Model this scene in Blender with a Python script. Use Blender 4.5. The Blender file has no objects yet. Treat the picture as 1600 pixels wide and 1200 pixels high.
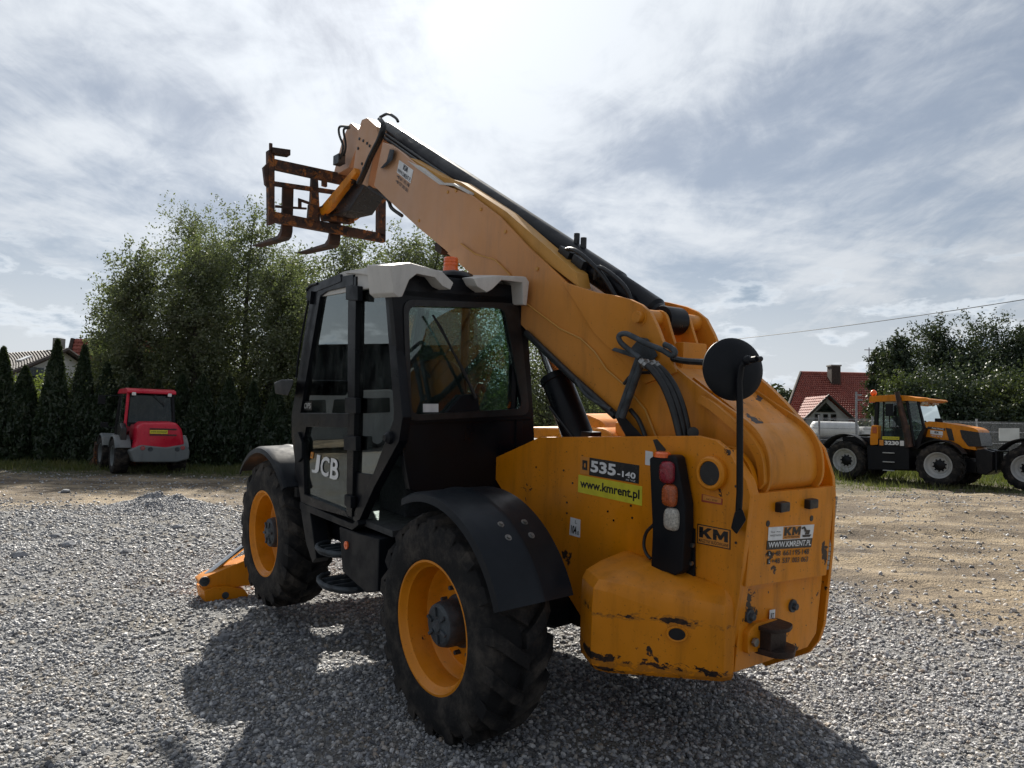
import bpy, bmesh, math, random
import numpy as np
from mathutils import Vector, Matrix
R = math.radians
rng = np.random.default_rng(7)
random.seed(7)
scene = bpy.context.scene
C = scene.collection

# ------------------------------------------------------------ camera, sky, sun, exposure
cam_data = bpy.data.cameras.new('camera')
cam = bpy.data.objects.new('camera', cam_data); C.objects.link(cam)
cam.location = (0, 0, 1.7373)
cam.rotation_euler = (1.6266588, -0.0226539, -0.0012667)
cam_data.sensor_fit = 'HORIZONTAL'; cam_data.sensor_width = 36
cam_data.lens = 36 * 1109 / 1600
cam_data.clip_start = 0.05; cam_data.clip_end = 2000
scene.camera = cam
SUN_AZ, SUN_EL = R(-10), R(37)          # azimuth from +Y towards +X, elevation
sun_dir = Vector((math.sin(SUN_AZ)*math.cos(SUN_EL), math.cos(SUN_AZ)*math.cos(SUN_EL), math.sin(SUN_EL)))
sl = bpy.data.lights.new('sun', 'SUN'); sl.energy = 5.0; sl.angle = R(0.8); sl.color = (1, .94, .84)
so = bpy.data.objects.new('sun', sl); C.objects.link(so)
so.rotation_euler = (-sun_dir).to_track_quat('-Z', 'Y').to_euler()
so.location = (0, 0, 30)
vs = scene.view_settings
vs.view_transform = 'Standard'; vs.look = 'None'; vs.exposure = 0.86; vs.gamma = 1.0; vs.use_curve_mapping = False
scene.render.engine = 'CYCLES'
scene.cycles.max_bounces = 6; scene.cycles.transparent_max_bounces = 12
scene.cycles.use_denoising = True

world = bpy.data.worlds.new('World'); scene.world = world; world.use_nodes = True
wt = world.node_tree; wt.nodes.clear()
def wn(t, **k):
    n = wt.nodes.new(t)
    for a, v in k.items(): setattr(n, a, v)
    return n
def wl(a, b): wt.links.new(a, b)
def wmath(op, a, b=None, c=None, clamp=False):
    n = wn('ShaderNodeMath', operation=op, use_clamp=clamp)
    for i, v in enumerate((a, b, c)):
        if v is None: continue
        if hasattr(v, 'is_linked'): wl(v, n.inputs[i])
        else: n.inputs[i].default_value = v
    return n.outputs[0]
def wsmooth(x, lo, hi):
    n = wn('ShaderNodeMapRange', interpolation_type='SMOOTHSTEP')
    wl(x, n.inputs[0]); n.inputs[1].default_value = lo; n.inputs[2].default_value = hi
    return n.outputs[0]
def wmix(f, a, b):
    n = wn('ShaderNodeMix', data_type='RGBA')
    for s, v in ((0, f), (6, a), (7, b)):
        if hasattr(v, 'is_linked'): wl(v, n.inputs[s])
        else: n.inputs[s].default_value = v if s == 0 else (*v, 1)
    return n.outputs[2]
sky = wn('ShaderNodeTexSky', sky_type='NISHITA')
sky.sun_disc = False; sky.sun_elevation = SUN_EL; sky.sun_rotation = SUN_AZ
sky.air_density = 1.0; sky.dust_density = 0.6; sky.ozone_density = 2.0
tc = wn('ShaderNodeTexCoord')
nrm = wn('ShaderNodeVectorMath', operation='NORMALIZE'); wl(tc.outputs['Generated'], nrm.inputs[0])
sep = wn('ShaderNodeSeparateXYZ'); wl(nrm.outputs[0], sep.inputs[0])
zc = wmath('ADD', wmath('MAXIMUM', sep.outputs[2], 0.0), 0.16)
px_ = wmath('DIVIDE', sep.outputs[0], zc); py_ = wmath('DIVIDE', sep.outputs[1], zc)
cmb = wn('ShaderNodeCombineXYZ'); wl(px_, cmb.inputs[0]); wl(py_, cmb.inputs[1])
def wnoise(vec, scale, detail, rough, rot=0, sx=1, sy=1, off=(0, 0, 0), dist=0):
    m = wn('ShaderNodeMapping'); wl(vec, m.inputs[0]); m.inputs[1].default_value = off
    m.inputs[2].default_value = (0, 0, rot); m.inputs[3].default_value = (sx, sy, 1)
    n = wn('ShaderNodeTexNoise'); wl(m.outputs[0], n.inputs['Vector'])
    n.inputs['Scale'].default_value = scale; n.inputs['Detail'].default_value = detail
    n.inputs['Roughness'].default_value = rough; n.inputs['Distortion'].default_value = dist
    return n.outputs[0]
# cirrus veil: broad sheets and fine streaks on a flat layer high above
big = wnoise(cmb.outputs[0], .9, 5, .55, R(35), 1, 1.4, (3.1, 1.7, 0), .7)
streak = wnoise(cmb.outputs[0], 1.35, 10, .64, R(9), 1.6, .75, (0.4, 5.2, 0), .9)
fine = wnoise(cmb.outputs[0], 5, 8, .66, R(14), 1.3, .95, (7, 2, 0), .6)
veil = wmath('ADD', wmath('MULTIPLY', big, .54), wmath('ADD', wmath('MULTIPLY', streak, .34), wmath('MULTIPLY', fine, .19)))
veil = wsmooth(veil, .42, .63)
# glow of the veiled sun: forward scattering in the thin cloud
dt = wn('ShaderNodeVectorMath', operation='DOT_PRODUCT'); wl(nrm.outputs[0], dt.inputs[0]); dt.inputs[1].default_value = sun_dir
cs = wmath('MAXIMUM', dt.outputs['Value'], 0.0)
glow = wmath('ADD', wmath('MULTIPLY', wmath('POWER', cs, 2.0), 3.2), wmath('MULTIPLY', wmath('POWER', cs, 40.0), 1.0))
lum = wmath('ADD', glow, 2.4)
ccol = wn('ShaderNodeVectorMath', operation='SCALE'); ccol.inputs[0].default_value = (.93, .98, 1.04); wl(lum, ccol.inputs['Scale'])
skyc = wn('ShaderNodeVectorMath', operation='SCALE'); wl(wmix(.45, sky.outputs[0], (6.0, 6.9, 8.2)), skyc.inputs[0]); skyc.inputs['Scale'].default_value = .36
c1 = wmix(wmath('MAXIMUM', wmath('MULTIPLY_ADD', veil, .80, .14), wmath('SUBTRACT', .92, wsmooth(sep.outputs[2], .02, .30))), skyc.outputs[0], ccol.outputs[0])
# low cumulus
cv = wn('ShaderNodeCombineXYZ')
az = wmath('ARCTAN2', sep.outputs[0], sep.outputs[1]); wl(wmath('MULTIPLY', az, 3.2), cv.inputs[0]); wl(wmath('MULTIPLY', sep.outputs[2], 9.0), cv.inputs[1])
cum = wnoise(cv.outputs[0], 3.0, 9, .60, 0, 1, 1, (2.9, .55, 0), .2)
band = wmath('MULTIPLY', wsmooth(sep.outputs[2], -.02, .08), wmath('SUBTRACT', 1.0, wsmooth(sep.outputs[2], .12, .34)))
cm = wsmooth(wmath('MULTIPLY', cum, wmath('MULTIPLY_ADD', band, .3, .7)), .50, .60)
cshade = wsmooth(cum, .52, .74)
ccu = wmix(cshade, (5.0, 5.3, 5.6), (1.8, 2.3, 2.9))
c2 = wmix(wmath('MULTIPLY', cm, .8), c1, ccu)
bg = wn('ShaderNodeBackground'); wl(c2, bg.inputs[0]); bg.inputs[1].default_value = .10
wo = wn('ShaderNodeOutputWorld'); wl(bg.outputs[0], wo.inputs[0])

# ------------------------------------------------------------ mesh helpers
class B:
    """collects shapes into one bmesh; build() links them as one mesh object"""
    def __init__(s): s.bm = bmesh.new(); s.M = Matrix.Identity(4)
    def v(s, p): return s.bm.verts.new(s.M @ Vector(p))
    def face(s, vs):
        try: return s.bm.faces.new(vs)
        except ValueError: return None
    def poly(s, pts): s.face([s.v(p) for p in pts]); return s
    def box(s, c, d, rot=None):
        m = Matrix.Translation(c) @ (rot.to_4x4() if rot else Matrix.Identity(4))
        vs = [s.v(m @ Vector((x*d[0]/2, y*d[1]/2, z*d[2]/2))) for x in (-1, 1) for y in (-1, 1) for z in (-1, 1)]
        for f in ((0,1,3,2), (4,6,7,5), (0,4,5,1), (2,3,7,6), (0,2,6,4), (1,5,7,3)): s.face([vs[i] for i in f])
        return s
    def bx(s, x0, x1, y0, y1, z0, z1): return s.box(((x0+x1)/2, (y0+y1)/2, (z0+z1)/2), (x1-x0, y1-y0, z1-z0))
    def hexa(s, bot, top):
        n = len(bot); a = [s.v(p) for p in bot]; b = [s.v(p) for p in top]
        s.face(a[::-1]); s.face(b)
        for i in range(n): s.face([a[i], a[(i+1) % n], b[(i+1) % n], b[i]])
        return s
    def prism(s, pts, ax, a, b):
        def P(q, t): return (t, q[0], q[1]) if ax == 'x' else (q[0], t, q[1]) if ax == 'y' else (q[0], q[1], t)
        return s.hexa([P(q, a) for q in pts], [P(q, b) for q in pts])
    def tube(s, path, r, n=10, closed=False):
        P = [Vector(p) for p in path]; rings = []; m = len(P)
        rr = r if isinstance(r, (list, tuple)) else [r]*m
        up = None
        for i, p in enumerate(P):
            t = (P[(i+1) % m]-P[i-1]) if closed else (P[min(i+1, m-1)]-P[max(i-1, 0)])
            t.normalize()
            if up is None: up = Vector((0, 0, 1)) if abs(t.z) < .9 else Vector((1, 0, 0))
            a = t.cross(up).normalized(); b = a.cross(t).normalized(); up = b
            rings.append([s.v(p + (a*math.cos(k*2*math.pi/n) + b*math.sin(k*2*math.pi/n))*rr[i]) for k in range(n)])
        for i in range(m if closed else m-1):
            A, D = rings[i], rings[(i+1) % m]
            for k in range(n): s.face([A[k], A[(k+1) % n], D[(k+1) % n], D[k]])
        if not closed: s.face(rings[0][::-1]); s.face(rings[-1])
        return s
    def cyl(s, a, b, r, n=20, r2=None): return s.tube([a, b], [r, r if r2 is None else r2], n)
    def lathe(s, prof, o, ax='y', n=48, closed=False, a0=0, a1=2*math.pi):
        full = abs(a1-a0-2*math.pi) < 1e-6; rings = []
        for k in range(n if full else n+1):
            t = a0+(a1-a0)*k/n; cx, sz = math.cos(t), math.sin(t)
            if ax == 'y': rings.append([s.v((o[0]+r*cx, o[1]+h, o[2]+r*sz)) for r, h in prof])
            elif ax == 'z': rings.append([s.v((o[0]+r*cx, o[1]+r*sz, o[2]+h)) for r, h in prof])
            else: rings.append([s.v((o[0]+h, o[1]+r*cx, o[2]+r*sz)) for r, h in prof])
        m = len(prof); K = len(rings)
        for k in range(K if full else K-1):
            A, D = rings[k], rings[(k+1) % K]
            for j in range(m if closed else m-1): s.face([A[j], A[(j+1) % m], D[(j+1) % m], D[j]])
        if closed and not full: s.face(rings[0]); s.face(rings[-1][::-1])
        return s
    def ball(s, c, r, sx=1, sy=1, sz=1, sub=2):
        m = s.M @ Matrix.Translation(c) @ Matrix.Diagonal((r*sx, r*sy, r*sz, 1))
        bmesh.ops.create_icosphere(s.bm, subdivisions=sub, radius=1, matrix=m); return s
    def ring(s, outer, inner, ax, a, b):
        """plate with an opening: outer and inner outlines sampled by angle from the inner's middle"""
        cx = sum(p[0] for p in inner)/len(inner); cy = sum(p[1] for p in inner)/len(inner)
        angs = sorted({round(math.atan2(p[1]-cy, p[0]-cx), 4) for p in list(outer)+list(inner)})
        def hit(poly, t):
            dx, dy = math.cos(t), math.sin(t); best = None
            for i in range(len(poly)):
                x1, y1 = poly[i][0]-cx, poly[i][1]-cy; x2, y2 = poly[(i+1) % len(poly)][0]-cx, poly[(i+1) % len(poly)][1]-cy
                den = dx*(y2-y1)-dy*(x2-x1)
                if abs(den) < 1e-9: continue
                u = (x1*(y2-y1)-y1*(x2-x1))/den; w = (x1*dy-y1*dx)/den
                if u > 0 and -1e-4 <= w <= 1+1e-4 and (best is None or u > best): best = u
            return (cx+dx*(best or 0), cy+dy*(best or 0))
        def P(q, t): return (t, q[0], q[1]) if ax == 'x' else (q[0], t, q[1]) if ax == 'y' else (q[0], q[1], t)
        O = [hit(outer, t) for t in angs]; I = [hit(inner, t) for t in angs]; n = len(angs)
        V = [[s.v(P(q, t)) for q in L] for L in (O, I) for t in (a, b)]
        for i in range(n):
            j = (i+1) % n
            s.face([V[0][i], V[0][j], V[2][j], V[2][i]]); s.face([V[1][j], V[1][i], V[3][i], V[3][j]])
            s.face([V[0][j], V[0][i], V[1][i], V[1][j]]); s.face([V[2][i], V[2][j], V[3][j], V[3][i]])
        return s
    def loft(s, secs, caps=True, closed=True):
        rings = [[s.v(p) for p in q] for q in secs]
        for A, D in zip(rings, rings[1:]):
            n = len(A)
            for k in range(n if closed else n-1): s.face([A[k], A[(k+1) % n], D[(k+1) % n], D[k]])
        if caps: s.face(rings[0][::-1]); s.face(rings[-1])
        return s
    def build(s, name, mat, parent=None, bevel=0, seg=2, smooth=38):
        bm = s.bm
        bmesh.ops.recalc_face_normals(bm, faces=bm.faces)
        if bevel:
            ed = [e for e in bm.edges if len(e.link_faces) == 2 and e.calc_face_angle(0) > R(28)]
            bmesh.ops.bevel(bm, geom=ed, offset=bevel, segments=seg, profile=.6, affect='EDGES', clamp_overlap=True)
        me = bpy.data.meshes.new(name); bm.to_mesh(me); bm.free()
        return put(name, me, mat, parent, smooth, bevel > 0)
def put(name, me, mat, parent=None, smooth=38, wn=False):
    if mat is not None and not me.materials: me.materials.append(MT[mat] if isinstance(mat, str) else mat)
    if smooth:
        me.polygons.foreach_set('use_smooth', [True]*len(me.polygons)); me.set_sharp_from_angle(angle=R(smooth))
    o = bpy.data.objects.new(name, me); C.objects.link(o)
    if parent: o.parent = parent
    if wn: o.modifiers.new('weighted_normals', 'WEIGHTED_NORMAL').keep_sharp = True
    return o
def npmesh(name, V, F):
    """mesh from arrays: F is (n,3) or (n,4)"""
    me = bpy.data.meshes.new(name); V = np.asarray(V, np.float32); F = np.asarray(F, np.int32); k = F.shape[1]
    me.vertices.add(len(V)); me.vertices.foreach_set('co', V.ravel())
    me.loops.add(F.size); me.loops.foreach_set('vertex_index', F.ravel())
    me.polygons.add(len(F)); me.polygons.foreach_set('loop_start', np.arange(len(F), dtype=np.int32)*k)
    me.update(calc_edges=True); me.validate(); return me
def fillet(pts, r, k=4):
    out = []; n = len(pts)
    for i in range(n):
        p, a, b = Vector(pts[i]), Vector(pts[i-1]), Vector(pts[(i+1) % n])
        ri = r[i] if isinstance(r, (list, tuple)) else r
        u, w = (a-p), (b-p); d = min(ri, u.length*.48, w.length*.48)
        if d < 1e-4: out.append(tuple(p)); continue
        A, D = p+u.normalized()*d, p+w.normalized()*d
        for j in range(k+1):
            t = j/k; out.append(tuple(A*(1-t)**2 + p*2*t*(1-t) + D*t*t))
    return out
def curve(pts, n=24):
    """Catmull-Rom through 3D points"""
    P = [Vector(p) for p in pts]; P = [P[0]*2-P[1]] + P + [P[-1]*2-P[-2]]; out = []; m = len(P)-3
    for i in range(m):
        a, b, c, d = P[i:i+4]
        for j in range(max(2, n//m)):
            t = j/max(2, n//m)
            out.append(.5*((2*b)+(c-a)*t+(2*a-5*b+4*c-d)*t*t+(3*b-a-3*c+d)*t**3))
    return out+[P[-2]]
def empty(name, loc=(0, 0, 0), rot=(0, 0, 0)):
    o = bpy.data.objects.new(name, None); C.objects.link(o); o.location = loc; o.rotation_euler = rot; o.empty_display_size = .3
    return o
def tag(o, label, cat, group=None, kind=None):
    o['label'] = label; o['category'] = cat
    if group: o['group'] = group
    if kind: o['kind'] = kind
    return o
def struct(o): o['kind'] = 'structure'; return o
def lerp(a, b, t): return a+(b-a)*t
def quadpt(q, u, v):
    """bilinear point in quad [bl, br, tr, tl]"""
    q = [Vector(p) for p in q]
    return (q[0]*(1-u)+q[1]*u)*(1-v)+(q[3]*(1-u)+q[2]*u)*v
def text(name, body, quad, rect, mat, parent, fat=0.0, off=.002, shear=0, keep=False):
    """lettering fitted into rect (u0,v0,u1,v1) of a quad, as a thin raised mesh"""
    cu = bpy.data.curves.new(name, 'FONT'); cu.body = body; cu.offset = fat; cu.shear = shear; cu.resolution_u = 3
    ob = bpy.data.objects.new(name, cu); C.objects.link(ob)
    bpy.context.view_layer.update()
    me = bpy.data.meshes.new_from_object(ob.evaluated_get(bpy.context.evaluated_depsgraph_get()))
    bpy.data.objects.remove(ob); bpy.data.curves.remove(cu)
    n = len(me.vertices); co = np.empty(n*3, np.float32); me.vertices.foreach_get('co', co); co = co.reshape(-1, 3)
    lo, hi = co.min(0), co.max(0)
    q = [Vector(p) for p in quad]; nn = (q[1]-q[0]).cross(q[3]-q[0]).normalized()
    for i in range(n):
        u = lerp(rect[0], rect[2], (co[i, 0]-lo[0])/(hi[0]-lo[0])); v = lerp(rect[1], rect[3], (co[i, 1]-lo[1])/(hi[1]-lo[1]))
        me.vertices[i].co = quadpt(q, u, v)+nn*off
    me.materials.clear()
    return put(name, me, mat, parent, 0)
BLOCK = {'M': [(0, 0), (0, 1), (.27, 1), (.5, .5), (.73, 1), (1, 1), (1, 0), (.76, 0), (.76, .56), (.57, .12), (.43, .12), (.24, .56), (.24, 0)],
         'K': [(0, 0), (0, 1), (.30, 1), (.30, .62), (.64, 1), (1, 1), (.58, .54), (1, 0), (.64, 0), (.38, .36), (.30, .27), (.30, 0)]}
def block(ch, quad, rect, mat, parent, off=.003):
    q = [Vector(p) for p in quad]; nn = (q[1]-q[0]).cross(q[3]-q[0]).normalized(); b = B()
    P = [quadpt(q, lerp(rect[0], rect[2], u), lerp(rect[1], rect[3], v)) for u, v in BLOCK[ch]]
    b.hexa([p+nn*.0005 for p in P], [p+nn*off for p in P]); return b.build('lettering', mat, parent, smooth=0)
def decal(name, quad, mat, parent, off=.001, rect=(0, 0, 1, 1)):
    q = [quadpt(quad, *uv) for uv in ((rect[0], rect[1]), (rect[2], rect[1]), (rect[2], rect[3]), (rect[0], rect[3]))]
    nn = (q[1]-q[0]).cross(q[3]-q[0]).normalized()
    b = B(); b.hexa([p-nn*.0005 for p in q], [p+nn*off for p in q]); return b.build(name, mat, parent, smooth=0)

# ------------------------------------------------------------ materials
MT = {}
class N:
    def __init__(s, name):
        m = bpy.data.materials.new(name); m.use_nodes = True; s.m = m; s.t = m.node_tree; s.t.nodes.clear(); MT[name] = m
        s.out = s.n('ShaderNodeOutputMaterial'); s.p = s.n('ShaderNodeBsdfPrincipled'); s.l(s.p.outputs[0], s.out.inputs[0])
        s.tc = s.n('ShaderNodeTexCoord'); s.co = s.tc.outputs['Object']
    def n(s, t, **k):
        n = s.t.nodes.new(t)
        for a, v in k.items(): setattr(n, a, v)
        return n
    def l(s, a, b): s.t.links.new(a, b)
    def set(s, k, v):
        if hasattr(v, 'is_linked'): s.l(v, s.p.inputs[k])
        else: s.p.inputs[k].default_value = (*v, 1) if isinstance(v, tuple) and len(v) == 3 else v
        return s
    def noise(s, scale, detail=4, rough=.55, vec=None, st=(1, 1, 1), out=0, dist=0):
        mp = s.n('ShaderNodeMapping'); s.l(vec or s.co, mp.inputs[0]); mp.inputs[3].default_value = st
        t = s.n('ShaderNodeTexNoise'); s.l(mp.outputs[0], t.inputs['Vector']); t.inputs['Scale'].default_value = scale
        t.inputs['Detail'].default_value = detail; t.inputs['Roughness'].default_value = rough; t.inputs['Distortion'].default_value = dist
        return t.outputs[out]
    def vor(s, scale, feature='F1', vec=None, out='Distance', st=(1, 1, 1), rnd=1):
        mp = s.n('ShaderNodeMapping'); s.l(vec or s.co, mp.inputs[0]); mp.inputs[3].default_value = st
        t = s.n('ShaderNodeTexVoronoi', feature=feature); s.l(mp.outputs[0], t.inputs['Vector']); t.inputs['Scale'].default_value = scale
        t.inputs['Randomness'].default_value = rnd
        return t.outputs[out]
    def mr(s, x, lo, hi, a=0., b=1., smooth=True):
        n = s.n('ShaderNodeMapRange', interpolation_type='SMOOTHSTEP' if smooth else 'LINEAR'); s.l(x, n.inputs[0])
        for i, v in enumerate((lo, hi, a, b)): n.inputs[i+1].default_value = v
        return n.outputs[0]
    def math(s, op, a, b=None, c=None, clamp=False):
        n = s.n('ShaderNodeMath', operation=op, use_clamp=clamp)
        for i, v in enumerate((a, b, c)):
            if v is None: continue
            if hasattr(v, 'is_linked'): s.l(v, n.inputs[i])
            else: n.inputs[i].default_value = v
        return n.outputs[0]
    def mix(s, f, a, b):
        n = s.n('ShaderNodeMix', data_type='RGBA')
        for i, v in ((0, f), (6, a), (7, b)):
            if hasattr(v, 'is_linked'): s.l(v, n.inputs[i])
            else: n.inputs[i].default_value = v if i == 0 else (*v, 1)
        return n.outputs[2]
    def bump(s, h, dist=.01, strength=1.0):
        n = s.n('ShaderNodeBump'); s.l(h, n.inputs['Height']); n.inputs['Distance'].default_value = dist; n.inputs['Strength'].default_value = strength
        s.l(n.outputs[0], s.p.inputs['Normal']); return s
    def sepz(s, vec=None, i=2):
        n = s.n('ShaderNodeSeparateXYZ'); s.l(vec or s.co, n.inputs[0]); return n.outputs[i]
    def up(s):
        g = s.n('ShaderNodeNewGeometry'); return s.sepz(g.outputs['Normal'])
def sc(c, k): return tuple(v*k for v in c)
def plain(name, col, rough=.5, metal=0., var=.25, scale=6, bump=0., coat=0.):
    m = N(name); n = m.noise(scale, 5)
    m.set('Base Color', m.mix(m.mr(n, .3, .7), sc(col, 1-var), sc(col, 1+var*.6))); m.set('Roughness', m.mr(m.noise(scale*2.3, 3), .3, .7, max(rough-.1, .02), min(rough+.12, 1)))
    m.set('Metallic', metal)
    if coat: m.set('Coat Weight', coat); m.set('Coat Roughness', .12)
    if bump: m.bump(m.noise(scale*8, 4), bump)
    return m
def paint(name, col, rough=.36, chip=.0, dust=.25, dustcol=(.33, .27, .2), coat=.25, under=(.035, .022, .016), grime=.5):
    m = N(name)
    fade = m.mix(m.mr(m.noise(1.3, 4, .6), .3, .72), sc(col, .86), sc(col, 1.08))
    st = m.mr(m.noise(3.2, 6, .66, st=(2.4, 2.4, .35)), .45, .78)            # run-down streaks
    base = m.mix(m.math('MULTIPLY', st, grime*.6), fade, sc(col, .40))
    sp = m.mr(m.noise(70, 3, .5), .66, .70); base = m.mix(m.math('MULTIPLY', sp, grime*.5), base, sc(col, .3))
    gn = m.mr(m.noise(38, 3, .7), .62, .8)
    base = m.mix(m.math('MULTIPLY', gn, .22), base, sc(col, .5))
    if dust:
        d = m.math('MULTIPLY', m.mr(m.up(), -.2, 1.0, .12, 1.0), m.mr(m.noise(2.6, 6, .65), .35, .75))
        base = m.mix(m.math('MULTIPLY', d, dust), base, dustcol)
    rgh = m.mr(m.noise(5, 5, .6), .3, .75, rough-.08, rough+.22)
    if chip:
        c1 = m.noise(5.5, 8, .62, dist=.35); c2 = m.noise(19, 5, .6)
        k = m.math('MAXIMUM', m.mr(c1, .70-.05*chip, .715-.05*chip), m.mr(c2, .73-.03*chip, .745-.03*chip))
        base = m.mix(k, base, under); m.set('Metallic', 0)
        m.bump(m.math('SUBTRACT', 1.0, k), .0012)
    m.set('Base Color', base); m.set('Roughness', rgh); m.set('Coat Weight', coat); m.set('Coat Roughness', .2)
    if max(col) < .02: m.set('Specular IOR Level', .22)
    elif col[0] > col[2]*8: m.set('Specular IOR Level', .3); m.set('Coat Weight', coat*.3)
    return m
YEL = (.70, .238, .003)
paint('yellow_paint', YEL, .38, chip=.7, dust=.2, grime=1.05)
paint('yellow_worn', YEL, .42, chip=1.75, dust=.2, grime=1.2)
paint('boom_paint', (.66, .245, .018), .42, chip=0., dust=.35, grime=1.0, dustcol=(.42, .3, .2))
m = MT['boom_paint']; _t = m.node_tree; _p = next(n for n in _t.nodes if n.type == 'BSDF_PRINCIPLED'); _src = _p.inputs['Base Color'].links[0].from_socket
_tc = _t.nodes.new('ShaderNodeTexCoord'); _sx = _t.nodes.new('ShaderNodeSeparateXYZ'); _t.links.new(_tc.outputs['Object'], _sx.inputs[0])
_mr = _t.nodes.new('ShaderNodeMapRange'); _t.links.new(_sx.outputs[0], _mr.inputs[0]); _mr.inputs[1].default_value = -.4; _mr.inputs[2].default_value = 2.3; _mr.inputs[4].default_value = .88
_mx = _t.nodes.new('ShaderNodeMix'); _mx.data_type = 'RGBA'; _t.links.new(_mr.outputs[0], _mx.inputs[0]); _t.links.new(_src, _mx.inputs[6]); _mx.inputs[7].default_value = (.52, .315, .20, 1); _t.links.new(_mx.outputs[2], _p.inputs['Base Color'])  # front end mixed to tan: halo haze plus faded paint put into the colour
m = paint('boom_top', (.6, .30, .06), .5, chip=0, dust=.45)
m = paint('yellow_chipped', YEL, .42, chip=.7, dust=.16, grime=.9)
# long scrapes worn through the paint along two rub lines of the corner box
_p = m.p; _src = _p.inputs['Base Color'].links[0].from_socket
_z = m.sepz(); _n = m.noise(7.5, 9, .68, st=(1, 1, 2.2), dist=.6); _nf = m.noise(30, 8, .7, st=(1, 1, 1.6))
def _band(z0, w, thr):
    d_ = m.math('ABSOLUTE', m.math('SUBTRACT', _z, z0)); b_ = m.mr(d_, 0., w, 1., 0.)
    return m.mr(m.math('ADD', m.math('MULTIPLY', _n, .66), m.math('ADD', m.math('MULTIPLY', _nf, .34), m.math('MULTIPLY', b_, .22))), thr, thr+.012)
_k = m.math('MAXIMUM', _band(.835, .040, .72), _band(.610, .065, .695)); _k = m.math('MAXIMUM', _k, _band(.545, .03, .69))
_k2 = m.math('MAXIMUM', _band(.835, .06, .685), _band(.59, .10, .665)); _src = m.mix(m.math('MULTIPLY', _k2, .45), _src, (.20, .085, .02))
m.set('Base Color', m.mix(_k, _src, m.mix(m.mr(m.noise(25, 5), .4, .6), (.010, .008, .008), (.05, .022, .012))))
paint('rim_paint', (.70, .238, .003), .42, chip=.35, dust=.15, grime=.8)
paint('black_paint', (.0045, .0055, .0085), .34, dust=.025, dustcol=(.2, .18, .15), coat=.03, grime=.2)
paint('black_plastic', (.006, .0075, .011), .45, dust=.05, dustcol=(.22, .2, .18), coat=0, grime=.3)
paint('fender_plastic', (.007, .0095, .014), .36, dust=.06, dustcol=(.2, .2, .2), coat=.04, grime=.3)
paint('roof_white', (.60, .58, .55), .5, dust=.35, dustcol=(.3, .28, .25), coat=0, grime=.5)
paint('red_paint', (.60, .010, .040), .32, dust=.2, coat=.4, grime=.3)
paint('grey_plastic', (.13, .15, .16), .55, dust=.3, coat=0, grime=.6)
paint('silver_paint', (.42, .43, .43), .45, dust=.25, coat=.1, grime=.6)
paint('white_paint', (.75, .76, .76), .35, dust=.15, coat=.2, grime=.25)
plain('chrome', (.75, .75, .74), .18, 1., .1, 20)
plain('steel', (.32, .32, .31), .42, 1., .3, 18)
plain('hub_grey', (.045, .055, .065), .6, 0, .5, 12, .004)
plain('hose_rubber', (.012, .013, .015), .42, 0, .4, 20)
plain('decal_black', (.008, .008, .01), .35, 0, .2, 10)
plain('decal_white', (.72, .73, .74), .4, 0, .12, 14)
plain('decal_yellow', (.62, .56, .03), .4, 0, .12, 14)
plain('decal_orange', (.60, .23, .03), .4, 0, .1, 14)
plain('decal_red', (.36, .05, .02), .4, 0, .2, 14)
plain('reflector_orange', (.9, .14, .015), .25, 0, .1, 30, coat=.6)
plain('lamp_red', (.28, .01, .025), .2, 0, .3, 60, .003, coat=.7)
plain('lamp_amber', (.45, .09, .015), .2, 0, .3, 60, .003, coat=.7)
plain('lamp_clear', (.55, .52, .46), .2, 0, .4, 90, .004, coat=.7)
plain('seat_fabric', (.03, .035, .042), .8, 0, .3, 40, .003)
plain('interior', (.03, .032, .035), .7, 0, .3, 9)
m = N('rust_steel')
n1 = m.mr(m.noise(7, 7, .65), .4, .62)
m.set('Base Color', m.mix(m.mr(m.noise(9, 6, .7, dist=.4), .50, .62), m.mix(n1, (.075, .032, .018), (.010, .009, .011)), (.28, .10, .02)))
m.set('Roughness', .75).bump(m.noise(45, 5), .006)
m = N('fork_steel'); m.set('Base Color', m.mix(m.mr(m.noise(6, 6), .4, .65), (.03, .018, .014), (.085, .04, .026))).set('Roughness', .6).set('Metallic', .3).bump(m.noise(40), .004)
m = N('tyre_rubber')
m.set('Base Color', m.mix(m.mr(m.noise(4.5, 7, .68), .42, .72), (.012, .012, .013), (.072, .062, .053)))
m.set('Roughness', .85).set('Specular IOR Level', .25).bump(m.noise(60, 5), .004)
def glass(name, tint, refl, rough=0.):
    m = N(name); m.t.nodes.remove(m.p)
    tr = m.n('ShaderNodeBsdfTransparent'); tr.inputs[0].default_value = (*tint, 1)
    gl = m.n('ShaderNodeBsdfGlossy'); gl.inputs['Roughness'].default_value = rough; gl.inputs[0].default_value = (.92, 1, .99, 1)
    di = m.n('ShaderNodeBsdfDiffuse'); di.inputs[0].default_value = (.35, .38, .37, 1)
    fr = m.n('ShaderNodeFresnel'); fr.inputs[0].default_value = 1.5
    f = m.math('MULTIPLY_ADD', fr.outputs[0], 1.0, refl, True)
    mx = m.n('ShaderNodeMixShader'); m.l(f, mx.inputs[0]); m.l(tr.outputs[0], mx.inputs[1]); m.l(gl.outputs[0], mx.inputs[2])
    m2 = m.n('ShaderNodeMixShader'); m.l(m.math('MULTIPLY', m.mr(m.noise(9, 7, .7, st=(1, 1, .5)), .4, .8), .10), m2.inputs[0])
    m.l(mx.outputs[0], m2.inputs[1]); m.l(di.outputs[0], m2.inputs[2]); m.l(m2.outputs[0], m.out.inputs[0])
    return m
glass('door_glass', (.30, .38, .37), .13)
glass('pane_glass', (.30, .38, .37), .03)
glass('clear_glass', (.66, .78, .76), .05)
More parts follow.
